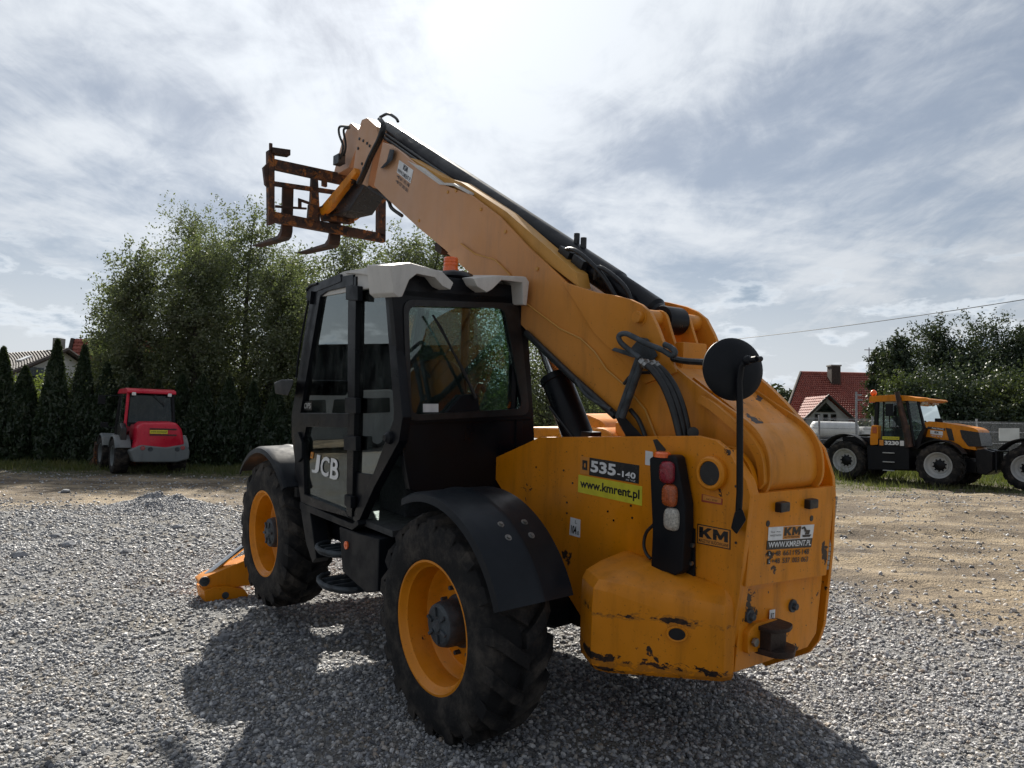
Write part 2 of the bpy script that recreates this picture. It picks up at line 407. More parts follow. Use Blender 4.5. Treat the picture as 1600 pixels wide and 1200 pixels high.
glass('windscreen_glass', (.45, .55, .58), .42)
glass('dark_glass', (.10, .13, .15), .0)
def leafmat(name, a, b, tr=.35):
    m = N(name); m.t.nodes.remove(m.p)
    oi = m.n('ShaderNodeObjectInfo')
    col = m.mix(m.mr(m.noise(1.1, 5, .7), .35, .68), a, b)
    d = m.n('ShaderNodeBsdfDiffuse'); t = m.n('ShaderNodeBsdfTranslucent'); g = m.n('ShaderNodeBsdfGlossy'); g.inputs['Roughness'].default_value = .45
    m.l(col, d.inputs[0]); m.l(m.mix(.5, col, (.12, .16, .02)), t.inputs[0]); g.inputs[0].default_value = (.5, .5, .5, 1)
    x = m.n('ShaderNodeMixShader'); x.inputs[0].default_value = tr; m.l(d.outputs[0], x.inputs[1]); m.l(t.outputs[0], x.inputs[2])
    y = m.n('ShaderNodeMixShader'); y.inputs[0].default_value = .07; m.l(x.outputs[0], y.inputs[1]); m.l(g.outputs[0], y.inputs[2])
    m.l(y.outputs[0], m.out.inputs[0]); return m
leafmat('birch_leaf', (.075, .10, .048), (.18, .195, .115), .45)
leafmat('thuja_leaf', (.018, .035, .018), (.035, .055, .025), .15)
leafmat('pine_leaf', (.018, .036, .022), (.045, .065, .034), .15)
leafmat('olive_leaf', (.035, .055, .02), (.075, .09, .035), .3)
leafmat('bush_leaf', (.09, .13, .03), (.20, .24, .06), .5)
leafmat('grass_blade', (.06, .09, .02), (.16, .15, .05), .35)
plain('bark', (.07, .06, .05), .9, 0, .5, 5, .03)
plain('plaster', (.52, .53, .54), .85, 0, .12, 3, .004)
plain('dark_wood', (.05, .035, .028), .7, 0, .4, 8, .004)
plain('galvanised', (.30, .31, .33), .45, .7, .3, 14)
plain('concrete', (.28, .27, .25), .9, 0, .25, 6, .006)
plain('stone_grey', (.24, .25, .27), .9, 0, .4, 9, .01)
def rooft(name, a, b):
    m = N(name); m.set('Base Color', m.mix(m.mr(m.noise(3, 6, .65), .35, .7), a, b)).set('Roughness', .58).set('Specular IOR Level', .35); m.bump(m.noise(30, 3), .01); return m
rooft('roof_red', (.27, .078, .058), (.40, .13, .095)); rooft('roof_grey', (.05, .042, .042), (.10, .085, .08))

# ------------------------------------------------------------ ground
def vnoise(x, y, s, seed=0):
    """smooth value noise, vectorised"""
    x = np.asarray(x)*s+seed*17.3; y = np.asarray(y)*s+seed*9.1
    xi = np.floor(x).astype(np.int64); yi = np.floor(y).astype(np.int64); fx = x-xi; fy = y-yi
    def h(a, b):
        k = (a*374761393+b*668265263+seed*974711) & 0x7fffffff; k = ((k ^ (k >> 13))*1274126177) & 0x7fffffff
        return ((k ^ (k >> 16)) & 0xffff)/65535.
    fx = fx*fx*(3-2*fx); fy = fy*fy*(3-2*fy)
    return (h(xi, yi)*(1-fx)+h(xi+1, yi)*fx)*(1-fy)+(h(xi, yi+1)*(1-fx)+h(xi+1, yi+1)*fx)*fy
def gz(x, y):
    x = np.asarray(x, float); y = np.asarray(y, float)
    near = np.exp(-((x/40)**2+(y/40)**2))
    z = (vnoise(x, y, .9, 1)-.5)*.035+(vnoise(x, y, 2.7, 2)-.5)*.018+(vnoise(x, y, .25, 3)-.5)*.06
    rut = np.clip((y-5.6)/3, 0, 1)*np.clip((x-2.6)/2, 0, 1)
    z = z+rut*((vnoise(x*.25, y*1.6+x*.5, 1.0, 5)-.5)*.17+(vnoise(x*.9, y*4+x, 1.0, 6)-.5)*.09)
    z = z*near
    flat = np.clip(np.minimum(np.hypot(x+.29, y-4.16), np.minimum(np.hypot(x+2.8, y-7.03), np.hypot(x-1.28, y-5.38)))/.9, 0, 1)
    z = z*(.3+.7*flat)
    z = z+.052*np.exp(-((x-1.285)**2+(y-5.385)**2)/.8)
    return z
def gravel_mask(x, y):
    """1 on the gravelled part of the yard, 0 on bare dirt"""
    x = np.asarray(x, float); y = np.asarray(y, float)
    t = np.clip((x-1.2)/3.6, 0, 1); edge = 13.6*(1-t)+4.8*t + (vnoise(x, y, .7, 11)-.5)*1.4+(vnoise(x, y, 3, 12)-.5)*.8
    return 1/(1+np.exp((y-edge)/(.28+.45*t)))
def warp(n, near, far, p): t = np.linspace(-1, 1, n); return np.sign(t)*(np.abs(t)*near+(np.abs(t)**p)*(far-near))
gx = warp(361, 26, 420, 7); gy = 8+warp(361, 24, 620, 7)
GX, GY = np.meshgrid(gx, gy); GZ = gz(GX, GY)
n0, n1 = GX.shape; idx = np.arange(n0*n1).reshape(n0, n1)
gm = npmesh('ground', np.stack([GX.ravel(), GY.ravel(), GZ.ravel()], 1), np.stack([idx[:-1, :-1].ravel(), idx[:-1, 1:].ravel(), idx[1:, 1:].ravel(), idx[1:, :-1].ravel()], 1))
at = gm.attributes.new('gravel', 'FLOAT', 'POINT'); at.data.foreach_set('value', gravel_mask(GX, GY).ravel().astype(np.float32))
gr = np.clip((GY-(20.5+(vnoise(GX, GY, .5, 21)-.5)*3.0))/1.5, 0, 1)*np.clip((GX-3)/4, 0, 1)+np.clip((GY-(19.6+(vnoise(GX, GY, .6, 22)-.5)*1.5))/1.2, 0, 1)*np.clip((2-GX)/3, 0, 1)
at = gm.attributes.new('grass', 'FLOAT', 'POINT'); at.data.foreach_set('value', np.clip(gr, 0, 1).ravel().astype(np.float32))
m = N('ground_mix')
ga = m.n('ShaderNodeAttribute', attribute_name='gravel'); gs = m.n('ShaderNodeAttribute', attribute_name='grass')
grav = m.mix(m.mr(m.vor(38, out='Color'), .2, .8), (.10, .105, .115), (.30, .30, .30))
grav = m.mix(m.mr(m.noise(1.4, 5, .6), .4, .7), grav, (.20, .185, .16))
sand = m.mix(m.mr(m.noise(.9, 7, .68, st=(.5, 1, 1)), .38, .64), (.13, .098, .066), (.37, .29, .19))
sand = m.mix(m.mr(m.noise(3.2, 8, .72, st=(.35, 1.2, 1)), .53, .64), sand, (.075, .058, .042))
sand = m.mix(m.mr(m.noise(14, 6, .7), .55, .68), sand, (.08, .065, .05))
sand = m.mix(m.mr(m.vor(22, out='Color'), .86, .93), sand, (.40, .39, .37))
lawn = m.mix(m.mr(m.noise(5, 5, .6), .35, .65), (.035, .042, .016), (.09, .085, .04))
base = m.mix(ga.outputs['Fac'], sand, grav)
base = m.mix(m.math('MULTIPLY', gs.outputs['Fac'], m.mr(m.noise(2.2, 5), .35, .55, .35, 1)), base, lawn)
m.set('Base Color', base).set('Roughness', .95)
hh = m.math('ADD', m.math('MULTIPLY', m.vor(34), .6), m.math('ADD', m.noise(7, 7, .7), m.math('MULTIPLY', m.vor(90), .3)))
m.bump(hh, .05, 1.0)
ground = put('ground', gm, 'ground_mix'); struct(ground)

# crushed stone: loose pieces scattered as instances over the gravelled yard
m = N('gravel_stone')
oi = m.n('ShaderNodeObjectInfo'); rnd = oi.outputs['Random']
cr = m.n('ShaderNodeValToRGB'); m.l(rnd, cr.inputs[0]); E_ = cr.color_ramp.elements
E_[0].position = 0; E_[0].color = (.07, .074, .085, 1); E_[1].position = 1; E_[1].color = (.68, .67, .66, 1)
for p_, c_ in ((.25, (.17, .178, .195, 1)), (.5, (.30, .305, .32, 1)), (.75, (.43, .42, .405, 1)), (.86, (.30, .24, .18, 1)), (.9, (.40, .40, .40, 1))):
    e_ = E_.new(p_); e_.color = c_
m.set('Base Color', m.mix(m.mr(m.noise(30, 3), .35, .7, 0, .4), cr.outputs[0], (.16, .16, .17))).set('Roughness', .6)
stones = bpy.data.collections.new('stone_shapes')
for i in range(7):
    bm = bmesh.new(); bmesh.ops.create_icosphere(bm, subdivisions=1 if i < 5 else 2, radius=.5)
    for v in bm.verts: v.co *= random.uniform(.72, 1.2)
    for v in bm.verts: v.co = Vector((v.co.x*1.15, v.co.y*.9, v.co.z*random.choice((.62, .72))))
    me = bpy.data.meshes.new('stone_shape'); bm.to_mesh(me); bm.free(); me.materials.append(MT['gravel_stone'])
    stones.objects.link(bpy.data.objects.new('stone_shape', me))
def scatter(name, pts, rot, scl, col, label, cat):
    me = bpy.data.meshes.new(name); me.vertices.add(len(pts)); me.vertices.foreach_set('co', pts.astype(np.float32).ravel())
    a = me.attributes.new('rot', 'FLOAT_VECTOR', 'POINT'); a.data.foreach_set('vector', rot.astype(np.float32).ravel())
    a = me.attributes.new('scl', 'FLOAT_VECTOR', 'POINT'); a.data.foreach_set('vector', scl.astype(np.float32).ravel())
    o = bpy.data.objects.new(name, me); C.objects.link(o)
    ng = bpy.data.node_groups.new(name, 'GeometryNodeTree')
    ng.interface.new_socket('Geometry', in_out='INPUT', socket_type='NodeSocketGeometry'); ng.interface.new_socket('Geometry', in_out='OUTPUT', socket_type='NodeSocketGeometry')
    gi = ng.nodes.new('NodeGroupInput'); go = ng.nodes.new('NodeGroupOutput'); ip = ng.nodes.new('GeometryNodeInstanceOnPoints')
    ci = ng.nodes.new('GeometryNodeCollectionInfo'); ci.inputs['Collection'].default_value = col; ci.inputs['Separate Children'].default_value = True; ci.inputs['Reset Children'].default_value = True
    ra = ng.nodes.new('GeometryNodeInputNamedAttribute'); ra.data_type = 'FLOAT_VECTOR'; ra.inputs['Name'].default_value = 'rot'
    sa = ng.nodes.new('GeometryNodeInputNamedAttribute'); sa.data_type = 'FLOAT_VECTOR'; sa.inputs['Name'].default_value = 'scl'
    e2r = ng.nodes.new('FunctionNodeEulerToRotation'); L = ng.links.new
    L(gi.outputs[0], ip.inputs['Points']); L(ci.outputs[0], ip.inputs['Instance']); ip.inputs['Pick Instance'].default_value = True
    L(ra.outputs['Attribute'], e2r.inputs[0]); L(e2r.outputs[0], ip.inputs['Rotation']); L(sa.outputs['Attribute'], ip.inputs['Scale']); L(ip.outputs[0], go.inputs[0])
    md = o.modifiers.new('scatter', 'NODES'); md.node_group = ng
    tag(o, label, cat, kind='stuff'); return o
def yard_points(n, d0, d1, half=.86):
    d = np.sqrt(rng.uniform(d0*d0, d1*d1, n)); x = rng.uniform(-1, 1, n)*half*d
    return x, d
P_, S_ = [], []
for n, d0, d1, s0, s1 in ((52000, 1.9, 5.2, .014, .030), (60000, 5.0, 9.5, .018, .040), (52000, 9.0, 15.5, .026, .055)):
    x, y = yard_points(n, d0, d1); keep = rng.random(n) < gravel_mask(x, y)*np.clip(.45+1.1*vnoise(x, y, .55, 13), 0, 1)*np.clip(.75+.5*vnoise(x, y, 2.1, 14), 0, 1); x, y = x[keep], y[keep]
    s = s0*.75+(s1*1.25-s0*.75)*rng.random(len(x))**2.6
    P_.append(np.stack([x, y, gz(x, y)+s*.12], 1)); S_.append(s)
# thin spill of stones over the dirt
for n, d0, d1, s0, s1 in ((30000, 5, 21, .011, .07),):
    x, y = yard_points(n, d0, d1); keep = (gravel_mask(x, y) < .5) & (rng.random(n) < .25+.75*vnoise(x, y, .8, 31)**2); x, y = x[keep], y[keep]
    s = s0+(s1-s0)*rng.random(len(x))**3
    P_.append(np.stack([x, y, gz(x, y)+s*.1], 1)); S_.append(s)
P_ = np.concatenate(P_); S_ = np.concatenate(S_); n = len(S_)
scatter('gravel', P_, np.stack([rng.normal(0, .45, n), rng.normal(0, .45, n), rng.uniform(0, 6.28, n)], 1), S_[:, None]*rng.uniform(.8, 1.25, (n, 3)), stones,
        'loose grey crushed stone covering the yard under the telehandler', 'gravel')
# low heap of the same stone at the far edge of the gravel
hx, hy = [(-6.48,13.30)][0]
th = np.linspace(0, 2*np.pi, 49)[:-1]; rr = np.linspace(0, 1, 15)
HV = [(hx, hy, .31)]; HF = []
def heap_z(r, t): return .31*(1-r)**1.15*(1+.22*(float(vnoise(3*r*math.cos(t)+5, 3*r*math.sin(t), 2.2, 41))-.5)*2)
for r in rr[1:]:
    for t in th: HV.append((hx+r*1.15*math.cos(t)*(1+.12*math.sin(3*t)), hy+r*.8*math.sin(t), heap_z(r, t)-(.03 if r > .97 else 0)))
for k in range(48): HF.append((0, 1+k, 1+(k+1) % 48))
for i in range(len(rr)-2):
    for k in range(48): a = 1+i*48+k; b = 1+i*48+(k+1) % 48; HF += [(a, a+48, b+48), (a, b+48, b)]
n = 5200; r = np.sqrt(rng.random(n)); t = rng.uniform(0, 6.283, n)
hz = np.array([heap_z(a, b) for a, b in zip(r, t)]); s = rng.uniform(.022, .05, n)
hp = np.stack([hx+r*1.15*np.cos(t)*(1+.12*np.sin(3*t)), hy+r*.8*np.sin(t), hz+s*.1], 1)
heap = put('gravel_heap', npmesh('gravel_heap', HV, HF), 'stone_grey'); tag(heap, 'low heap of grey crushed stone at the edge of the dirt strip', 'gravel heap', kind='stuff')
hs = scatter('gravel_heap_stone', hp, np.stack([rng.normal(0, .5, n), rng.normal(0, .5, n), rng.uniform(0, 6.28, n)], 1), s[:, None]*np.ones((1, 3)), stones, 'x', 'x')
del hs['label'], hs['category']; hs.parent = heap
# single larger rocks one can point at
rock_spots = [((48.75,818), .20, 'dark squat rock, farthest back of the rocks lying on the left gravel'), ((86,840), .22, 'pale angular rock on the gravel left of two small rocks'),
 ((144,838.7), .16, 'half pale half dark rock on the gravel below the gravel heap'), ((27,836.5), .17, 'small dark rock nearest the left picture edge on the gravel'),
 ((104,857.5), .27, 'long flat grey rock on the gravel in front of the pale angular rock'), ((30,873), .24, 'brownish flat rock near the left picture edge'),
 ((319,819.5), .14, 'small white stone on the gravel behind the front wheel fender line'), ((277,828.5), .24, 'dark flat slab of stone right of the gravel heap'),
 ((197,867), .20, 'dark low rock in the middle of the left gravel'), ((236,924.5), .14, 'small brown-grey rock left of the stabiliser foot'),
 ((102.5,769.5), .30, 'grey stone lying alone on the tan dirt strip'), ((349,1002.5), .16, 'dark rounded rock in front of the front wheel on the gravel'),
 ((170,1018), .11, 'small dark round stone low in the left foreground gravel')]
rock_xy = [(-7.50,11.27),(-6.35,10.05),(-5.91,10.19),(-6.96,10.16),(-5.68,9.25),(-5.82,8.56),(-4.92,11.58),(-5.05,10.94),(-4.75,8.94),(-3.52,7.12),(-9.79,15.77),(-2.19,5.61),(-2.92,5.32)]
for k, ((x, y), (_, s, lab)) in enumerate(zip(rock_xy, rock_spots)):
    s *= .68
    b = B(); b.ball((0, 0, 0), s*.5, 1.15, .8, .55, 2)
    for v in b.bm.verts: v.co *= random.uniform(.8, 1.18)
    o = b.build('rock', MT['stone_grey'], smooth=25); o.location = (x, y, float(gz(x, y))+s*.13); o.rotation_euler = (random.uniform(-.2, .2), random.uniform(-.2, .2), random.uniform(0, 6))
    tag(o, lab, 'rock', 'rocks lying on the yard')

# ------------------------------------------------------------ telescopic handler (own frame: x forward, y left, z up)
T = empty('telescopic_handler', (0.49721, 4.77030, 0.03181), (-0.0360008, -0.0536338, 2.2344689))
tag(T, 'large yellow telescopic handler with black cab and raised boom carrying forks', 'telehandler')
def at(q, y): return [(a, y, b) for a, b in q]
def atx(q, x): return [(x, a, b) for a, b in q]
# wheels -----------------------------------------------------
def tyre_mesh(R0=.588, half=.195, rim=.362, lug=.042, nl=18, bead=.185):
    b = B()
    prof = [(rim, bead), (rim+.012, bead+.012), (rim+.06, half+.008), (lerp(rim, R0, .55), half+.012), (R0-.055, half+.004), (R0-.018, half-.018), (R0, half-.06), (R0+.004, 0)]
    prof = prof+[(r, -h) for r, h in prof[-2::-1]]
    b.lathe(prof, (0, 0, 0), 'y', 72)
    # diagonal bars from the shoulder to past the middle, alternating left and right
    for side in (-1, 1):
        for k in range(nl):
            t0 = 2*math.pi*(k+(.5 if side > 0 else 0))/nl; secs = []
            for f, dy, wid, top in ((-.02, half+.006, .070, -.050), (.0, half-.004, .066, .012), (.30, half*.66, .060, lug), (.62, half*.28, .056, lug+.002), (.85, -half*.05, .058, lug)):
                t = t0+f*.30; w = wid/R0/2*1.25
                r0 = R0-.02 if top > 0 else R0-.09; r1 = R0+top
                y = side*dy
                secs.append([(r0*math.cos(t-w*1.15), y, r0*math.sin(t-w*1.15)), (r1*math.cos(t-w), y, r1*math.sin(t-w)), (r1*math.cos(t+w), y, r1*math.sin(t+w)), (r0*math.cos(t+w*1.15), y, r0*math.sin(t+w*1.15))])
            b.loft(secs)
    return b
tb = tyre_mesh(); tyre0 = tb.build('tyre', 'tyre_rubber', None, smooth=22)
b = B(); b.lathe([(.352, .170), (.369, .178), (.369, .190), (.355, .192), (.345, .180), (.338, .160), (.325, .150), (.318, .02), (.300, .005), (.285, -.035), (.27, -.045), (.17, -.02), (.12, -.02), (.12, -.05), (.30, -.07), (.352, -.16)], (0, 0, 0), 'y', 64)
rim0 = b.build('wheel', 'rim_paint', None, smooth=40)
b = B(); b.lathe([(0, .155), (.035, .155), (.04, .145), (.10, .145), (.118, .135), (.128, .10), (.132, .02), (.15, .0), (.15, -.03)], (0, 0, 0), 'y', 40)
for k in range(6):
    t = k*math.pi/3; b.box((.075*math.cos(t), .148, .075*math.sin(t)), (.05, .02, .018), Matrix.Rotation(-t, 3, 'Y'))
for k in range(10):
    t = (k+.5)*math.pi/5; b.cyl((.19*math.cos(t), -.03, .19*math.sin(t)), (.19*math.cos(t), .012, .19*math.sin(t)), .014, 6)
hub0 = b.build('hub', 'hub_grey', None, bevel=.003, smooth=35)
first = True
for x in (0, 2.75):
    for s in (1, -1):
        if first: w, t, h = rim0, tyre0, hub0
        else:
            w, t, h = rim0.copy(), tyre0.copy(), hub0.copy()
            for q in (w, t, h): C.objects.link(q)
        first = False
        w.parent = T; w.location = (x, s*.98, .61); w.rotation_euler = (0, random.uniform(0, 6), 0 if s > 0 else math.pi)
        t.parent = w; h.parent = w
# fenders
def fender(name, cx, a0, a1, y0, y1, Rf=.745, bolts=()):
    b = B(); prof = [(Rf-.05, y1), (Rf-.052, y1-.012), (Rf-.012, y1-.03), (Rf-.010, y0), (Rf+.002, y0), (Rf+.006, (y0+y1)/2-.05), (Rf+.014, (y0+y1)/2-.03), (Rf+.006, (y0+y1)/2-.01), (Rf+.004, y1-.04), (Rf-.012, y1-.008)]
    b.lathe(prof, (cx, 0, .61), 'y', 40, True, R(a0), R(a1)); o = b.build(name, 'fender_plastic', T, smooth=50)
    for a, y in bolts:
        b = B(); d = Vector((math.cos(R(a)), 0, math.sin(R(a)))); p = Vector((cx, y, .61))
        b.cyl(p+d*(Rf-.005), p+d*(Rf+.007), .021, 16, .019); b.cyl(p+d*(Rf+.006), p+d*(Rf+.016), .011, 6); b.build('bolt', 'steel', o, smooth=30)
    return o
fender('fender', 0, 66, 157.5, .74, 1.215, bolts=((123, 1.01), (123.5, .855), (130, 1.015), (130.5, .865)))
fender('fender', 0, 66, 157.5, -1.215, -.74)
fender('fender', 2.75, 40, 140, .74, 1.215); fender('fender', 2.75, 40, 140, -1.215, -.74)
# chassis and axles
b = B(); b.bx(-1.1, 3.25, -.46, .1, .52, .98); b.bx(-.6, .55, .05, .26, .5, 1.2); b.bx(.62, 2.25, .1, .95, .72, .97)
b.build('chassis', 'black_paint', T, bevel=.015)
for x in (0, 2.75):
    b = B(); b.tube([(x, -.95, .61), (x, -.4, .61), (x, -.3, .61), (x, .3, .61), (x, .4, .61), (x, .95, .61)], [.11, .13, .17, .17, .13, .11], 20); b.ball((x, -.1, .6), .24, 1, 1, .95); b.build('axle', 'black_paint', T)
# steps under the door
b = B(); b.prism([(2.056,0.935),(1.863,0.937),(1.719,0.614),(1.789,0.560),(1.922,0.679),(1.996,0.815)], 'y', 1.0, 1.12); b.build('step_bracket', 'black_plastic', T, bevel=.01)
b = B(); b.prism([(1.339,0.924),(1.004,0.934),(0.729,0.953),(0.728,0.612),(0.897,0.560),(1.267,0.618)], 'y', .7, 1.12); tank = b.build('side_tank', 'black_plastic', T, bevel=.018)
rp = [(1.196,1.125,0.818)][0]
b = B(); b.cyl((rp[0], 1.118, rp[2]), (rp[0], 1.130, rp[2]), .028, 18); b.cyl((rp[0], 1.128, rp[2]), (rp[0], 1.134, rp[2]), .008, 8); b.build('reflector', 'reflector_orange', tank)
for q in ([(1.775,1.120,0.729),(1.349,1.120,0.736)], [(1.746,1.120,0.473),(1.262,1.120,0.521)]):
    a, c = Vector(q[0]), Vector(q[1]); z = (a.z+c.z)/2; x1, x0 = a.x, c.x; pts = []
    for k in range(9):
        t = k/8*math.pi; pts.append((lerp(x0, x1, .5)+(x1-x0)/2*math.cos(t), 1.0+.16*math.sin(t)))
    b = B(); b.prism(pts+[(x0, .86), (x1, .86)], 'z', z-.05, z-.042)
    b.tube([(p[0], p[1], z-.02) for p in pts], .018, 8)
    for u in (.3, .5, .7): b.bx(lerp(x0, x1, u)-.012, lerp(x0, x1, u)+.012, .86, 1.12, z-.04, z-.01)
    b.build('step', 'hub_grey', T)
# engine cover on the right
b = B(); b.prism(fillet([(.1, .95), (.1, 1.50), (.35, 1.66), (1.25, 1.60), (2.1, 1.5), (2.2, .95)], .08), 'y', -1.12, -.52); hood = b.build('engine_cover', 'yellow_paint', T, bevel=.03)
b = B(); b.prism(fillet([(.36, 1.60), (.44, 1.70), (.66, 1.75), (.85, 1.70), (.95, 1.60)], .06), 'y', -.95, -.58); b.build('hood_bulge', 'yellow_paint', hood, bevel=.03)
b = B(); b.bx(.1, 1.3, -.5, .12, 1.42, 1.52); b.build('deck_plate', 'black_paint', T, bevel=.01)
# boom tower ------------------------------------------------
PL = [(0.258,1.497),(0.159,1.627),(-1.087,1.737),(-1.196,1.724),(-1.273,1.680),(-1.326,1.604),(-1.378,1.543),(-1.401,1.476),(-1.358,1.003),(-1.312,0.673),(-1.253,0.565),(-0.793,0.460),(-0.398,0.478),(-0.169,0.663)]
PL = [(PL[0][0]+.5, PL[0][1]-.1)] + PL[1:]
b = B(); b.prism(PL, 'y', .245, .28); lp = b.build('side_plate', 'yellow_paint', T, bevel=.006)
b = B(); q = [p for p in PL[3:11]]
for (x0, z0), (x1, z1) in zip(q, q[1:]): b.hexa([(x0-.002, .12, z0), (x0-.002, .278, z0), (x1-.002, .278, z1), (x1-.002, .12, z1)], [(x0+.02, .12, z0), (x0+.02, .278, z0), (x1+.02, .278, z1), (x1+.02, .12, z1)])
PR = [(-0.839,1.912),(-1.033,1.893),(-1.185,1.779),(-1.300,1.660),(-1.357,1.505),(-1.367,1.400),(-1.363,1.095),(-1.332,0.675),(-1.305,0.577),(-1.251,0.494),(-0.980,0.322)]
b = B(); b.prism([(.3, 1.70)]+PR+[(-.5, .55), (.3, .7)], 'y', -.60, -.57); b.build('side_plate', 'yellow_worn', T, bevel=.006)
b = B()
for (x0, z0), (x1, z1) in zip(PL[4:], PL[5:11]): b.hexa([(x0+.004, .20, z0), (x0+.004, .246, z0), (x1+.004, .246, z1), (x1+.004, .20, z1)], [(x0+.03, .20, z0), (x0+.03, .246, z0), (x1+.03, .246, z1), (x1+.03, .20, z1)])
b.build('edge_flange', 'yellow_worn', lp)
# pivot pin boss, small holes and inner web
pv = [(-1.187,0.280,1.559)][0]; b = B(); b.lathe([(.085, 0), (.085, .025), (.075, .034), (.062, .034), (.060, .026)], (pv[0], .28, pv[2]), 'y', 36); b.build('pivot_boss', 'yellow_paint', lp)
b = B(); b.cyl((pv[0], .27, pv[2]), (pv[0], .309, pv[2]), .060, 32); b.build('pivot_pin', 'decal_black', lp, bevel=.004)
for hx_, hz_ in [(-0.400,0.837)]:
    b = B(); b.lathe([(.0, .002), (.030, .002), (.032, .004), (.030, .006)], (hx_, .279, hz_), 'y', 24); b.build('plate_hole', 'decal_black', lp)
for hx_, hz_ in [(0.183,1.429),(-0.084,1.440),(-0.472,1.249),(-0.520,1.205),(-0.661,1.244),(-0.121,1.246),(-0.124,1.180),(-0.649,1.310),(-1.332,1.239),(-0.168,1.372),(-1.322,1.511)]:
    b = B(); b.cyl((hx_, .279, hz_), (hx_, .283, hz_), .0065, 10); b.build('plate_rivet', 'decal_black', lp)
b = B(); sl_ = [(-0.795,1.692),(-0.822,1.698),(-0.885,1.649),(-0.869,1.613),(-0.833,1.616)]; b.prism(sl_, 'y', .279, .283); b.build('slot_cover', 'decal_black', lp)
b = B(); b.prism(fillet([(-1.169,1.694),(-1.234,1.684),(-1.310,1.621),(-1.345,1.552),(-1.351,1.474),(-1.198,1.419)], .05), 'y', .13, .17); b.build('inner_web', 'yellow_paint', T, bevel=.006)
# counterweight box on the left rear corner: outline runs from the outer front corner back to the plate
zt, zm, zb = 1.02, .93, .50
oc = (-.83, .69); ic = (-1.335, .29)
BX = [[(-.60, .27), (-.60, .60), (oc[0]+.05, oc[1]+.005), (oc[0]-.02, oc[1]-.02), (ic[0]+.02, ic[1]+.035), (ic[0], .27)]]
def off(q, d, f=1.0):
    cx = -.9; return [(cx+(x-cx)*f, .27+(y-.27)*d) for x, y in q]
secs = []
for z, d, f in ((.520, .90, .97), (.542, .97, 1.0), (.59, 1, 1), (.86, 1, 1), (.945, .985, 1.), (.985, .90, .995), (1.02, .60, .97), (1.055, .12, .90)):
    secs.append([(x+(.0 if z > .6 else .02*(.6-z)), y, z+(.045*max(0, (-.83-x)/.5) if z < .6 else -.055*max(0, (-.83-x)/.5))) for x, y in off(BX[0], d, f)])
b = B(); b.loft(secs); cw = b.build('counterweight_box', 'yellow_chipped', T, bevel=.016, seg=3, smooth=45)
mid = Vector(((oc[0]+ic[0])/2-.055, (oc[1]+ic[1])/2-.028, .775)); dr = Vector((ic[0]-oc[0], ic[1]-oc[1], 0)).normalized(); nr = Vector((dr.y, -dr.x, 0)); nr = nr if nr.y > 0 else -nr
b = B(); ring_ = []
for k in range(28):
    t = k/28*2*math.pi; ring_.append((math.cos(t), math.sin(t)))
for (r0, o0), (r1, o1) in (((.060, .004), (.046, -.004)),):
    pass
secs = [[mid+nr*o+dr*(math.cos(k/28*2*math.pi)*r)+Vector((0, 0, math.sin(k/28*2*math.pi)*r*.72)) for k in range(28)] for r, o in ((.052, .0), (.050, .0105), (.043, .0095), (.036, .002))]
b.loft(secs, caps=False); b.build('hole_rim', 'yellow_paint', cw)
b = B(); b.loft([[mid+nr*o+dr*(math.cos(k/28*2*math.pi)*.040)+Vector((0, 0, math.sin(k/28*2*math.pi)*.029)) for k in range(28)] for o in (.001, .0085)]); b.build('lifting_hole', 'decal_black', cw)
# rear of the tower
b = B(); b.ring([(0.213,1.477),(-0.569,1.458),(-0.502,0.974),(0.254,1.031)], [(-0.112,1.223),(-0.136,1.221),(-0.137,1.211),(-0.112,1.214)], 'x', -1.375, -1.34); rear = b.build('rear_cover', 'yellow_worn', T, bevel=.006)
RB = [(0.189,1.048),(-0.564,0.979),(-0.503,0.640),(-0.413,0.581),(-0.031,0.590),(0.261,0.600)]
b = B(); b.prism([(RB[0][0], RB[0][1]+.05)] + [(RB[1][0], RB[1][1]+.05)] + RB[2:], 'x', -1.33, -1.0); rb = b.build('rear_frame', 'yellow_worn', T, bevel=.012)
b = B(); b.prism([(-1.228,1.025),(-1.342,1.021),(-1.323,0.953),(-1.257,0.952)], 'y', -.56, .2); b.build('cross_lip', 'yellow_worn', T, bevel=.006)
for px in [(-1.340,0.151,0.860),(-1.340,-0.240,0.842)]:
    b = B(); b.cyl((-1.325, px[1], px[2]), (-1.342, px[1], px[2]), .034, 24); b.cyl((-1.33, px[1], px[2]), (-1.362, px[1], px[2]), .019, 6); b.build('bolt', 'hub_grey', rb, bevel=.002)
for px in [(-1.370,-0.021,1.395),(-1.370,-0.295,1.387)]:
    b = B(); b.box((-1.385, px[1], px[2]), (.05, .085, .05)); b.build('rubber_buffer', 'hose_rubber', rear, bevel=.010)
for px in [(-1.376,0.082,1.319),(-1.376,-0.328,1.304),(-1.376,0.207,1.317)]:
    b = B(); b.cyl((-1.370, px[1], px[2]), (-1.3775, px[1], px[2]), .016, 16); b.build('cover_hole', 'decal_black', rear)
hg = [(-1.350,-0.627,1.395),(-1.350,-0.547,0.993)]
b = B()
n = 16
for k in range(n):
    p0 = Vector(hg[0]).lerp(Vector(hg[1]), (k+.08)/n); p1 = Vector(hg[0]).lerp(Vector(hg[1]), (k+.92)/n); b.cyl(p0, p1, .011, 10)
b.build('piano_hinge', 'steel', rear)
hc = Vector([(-1.400,0.116,0.745)][0])
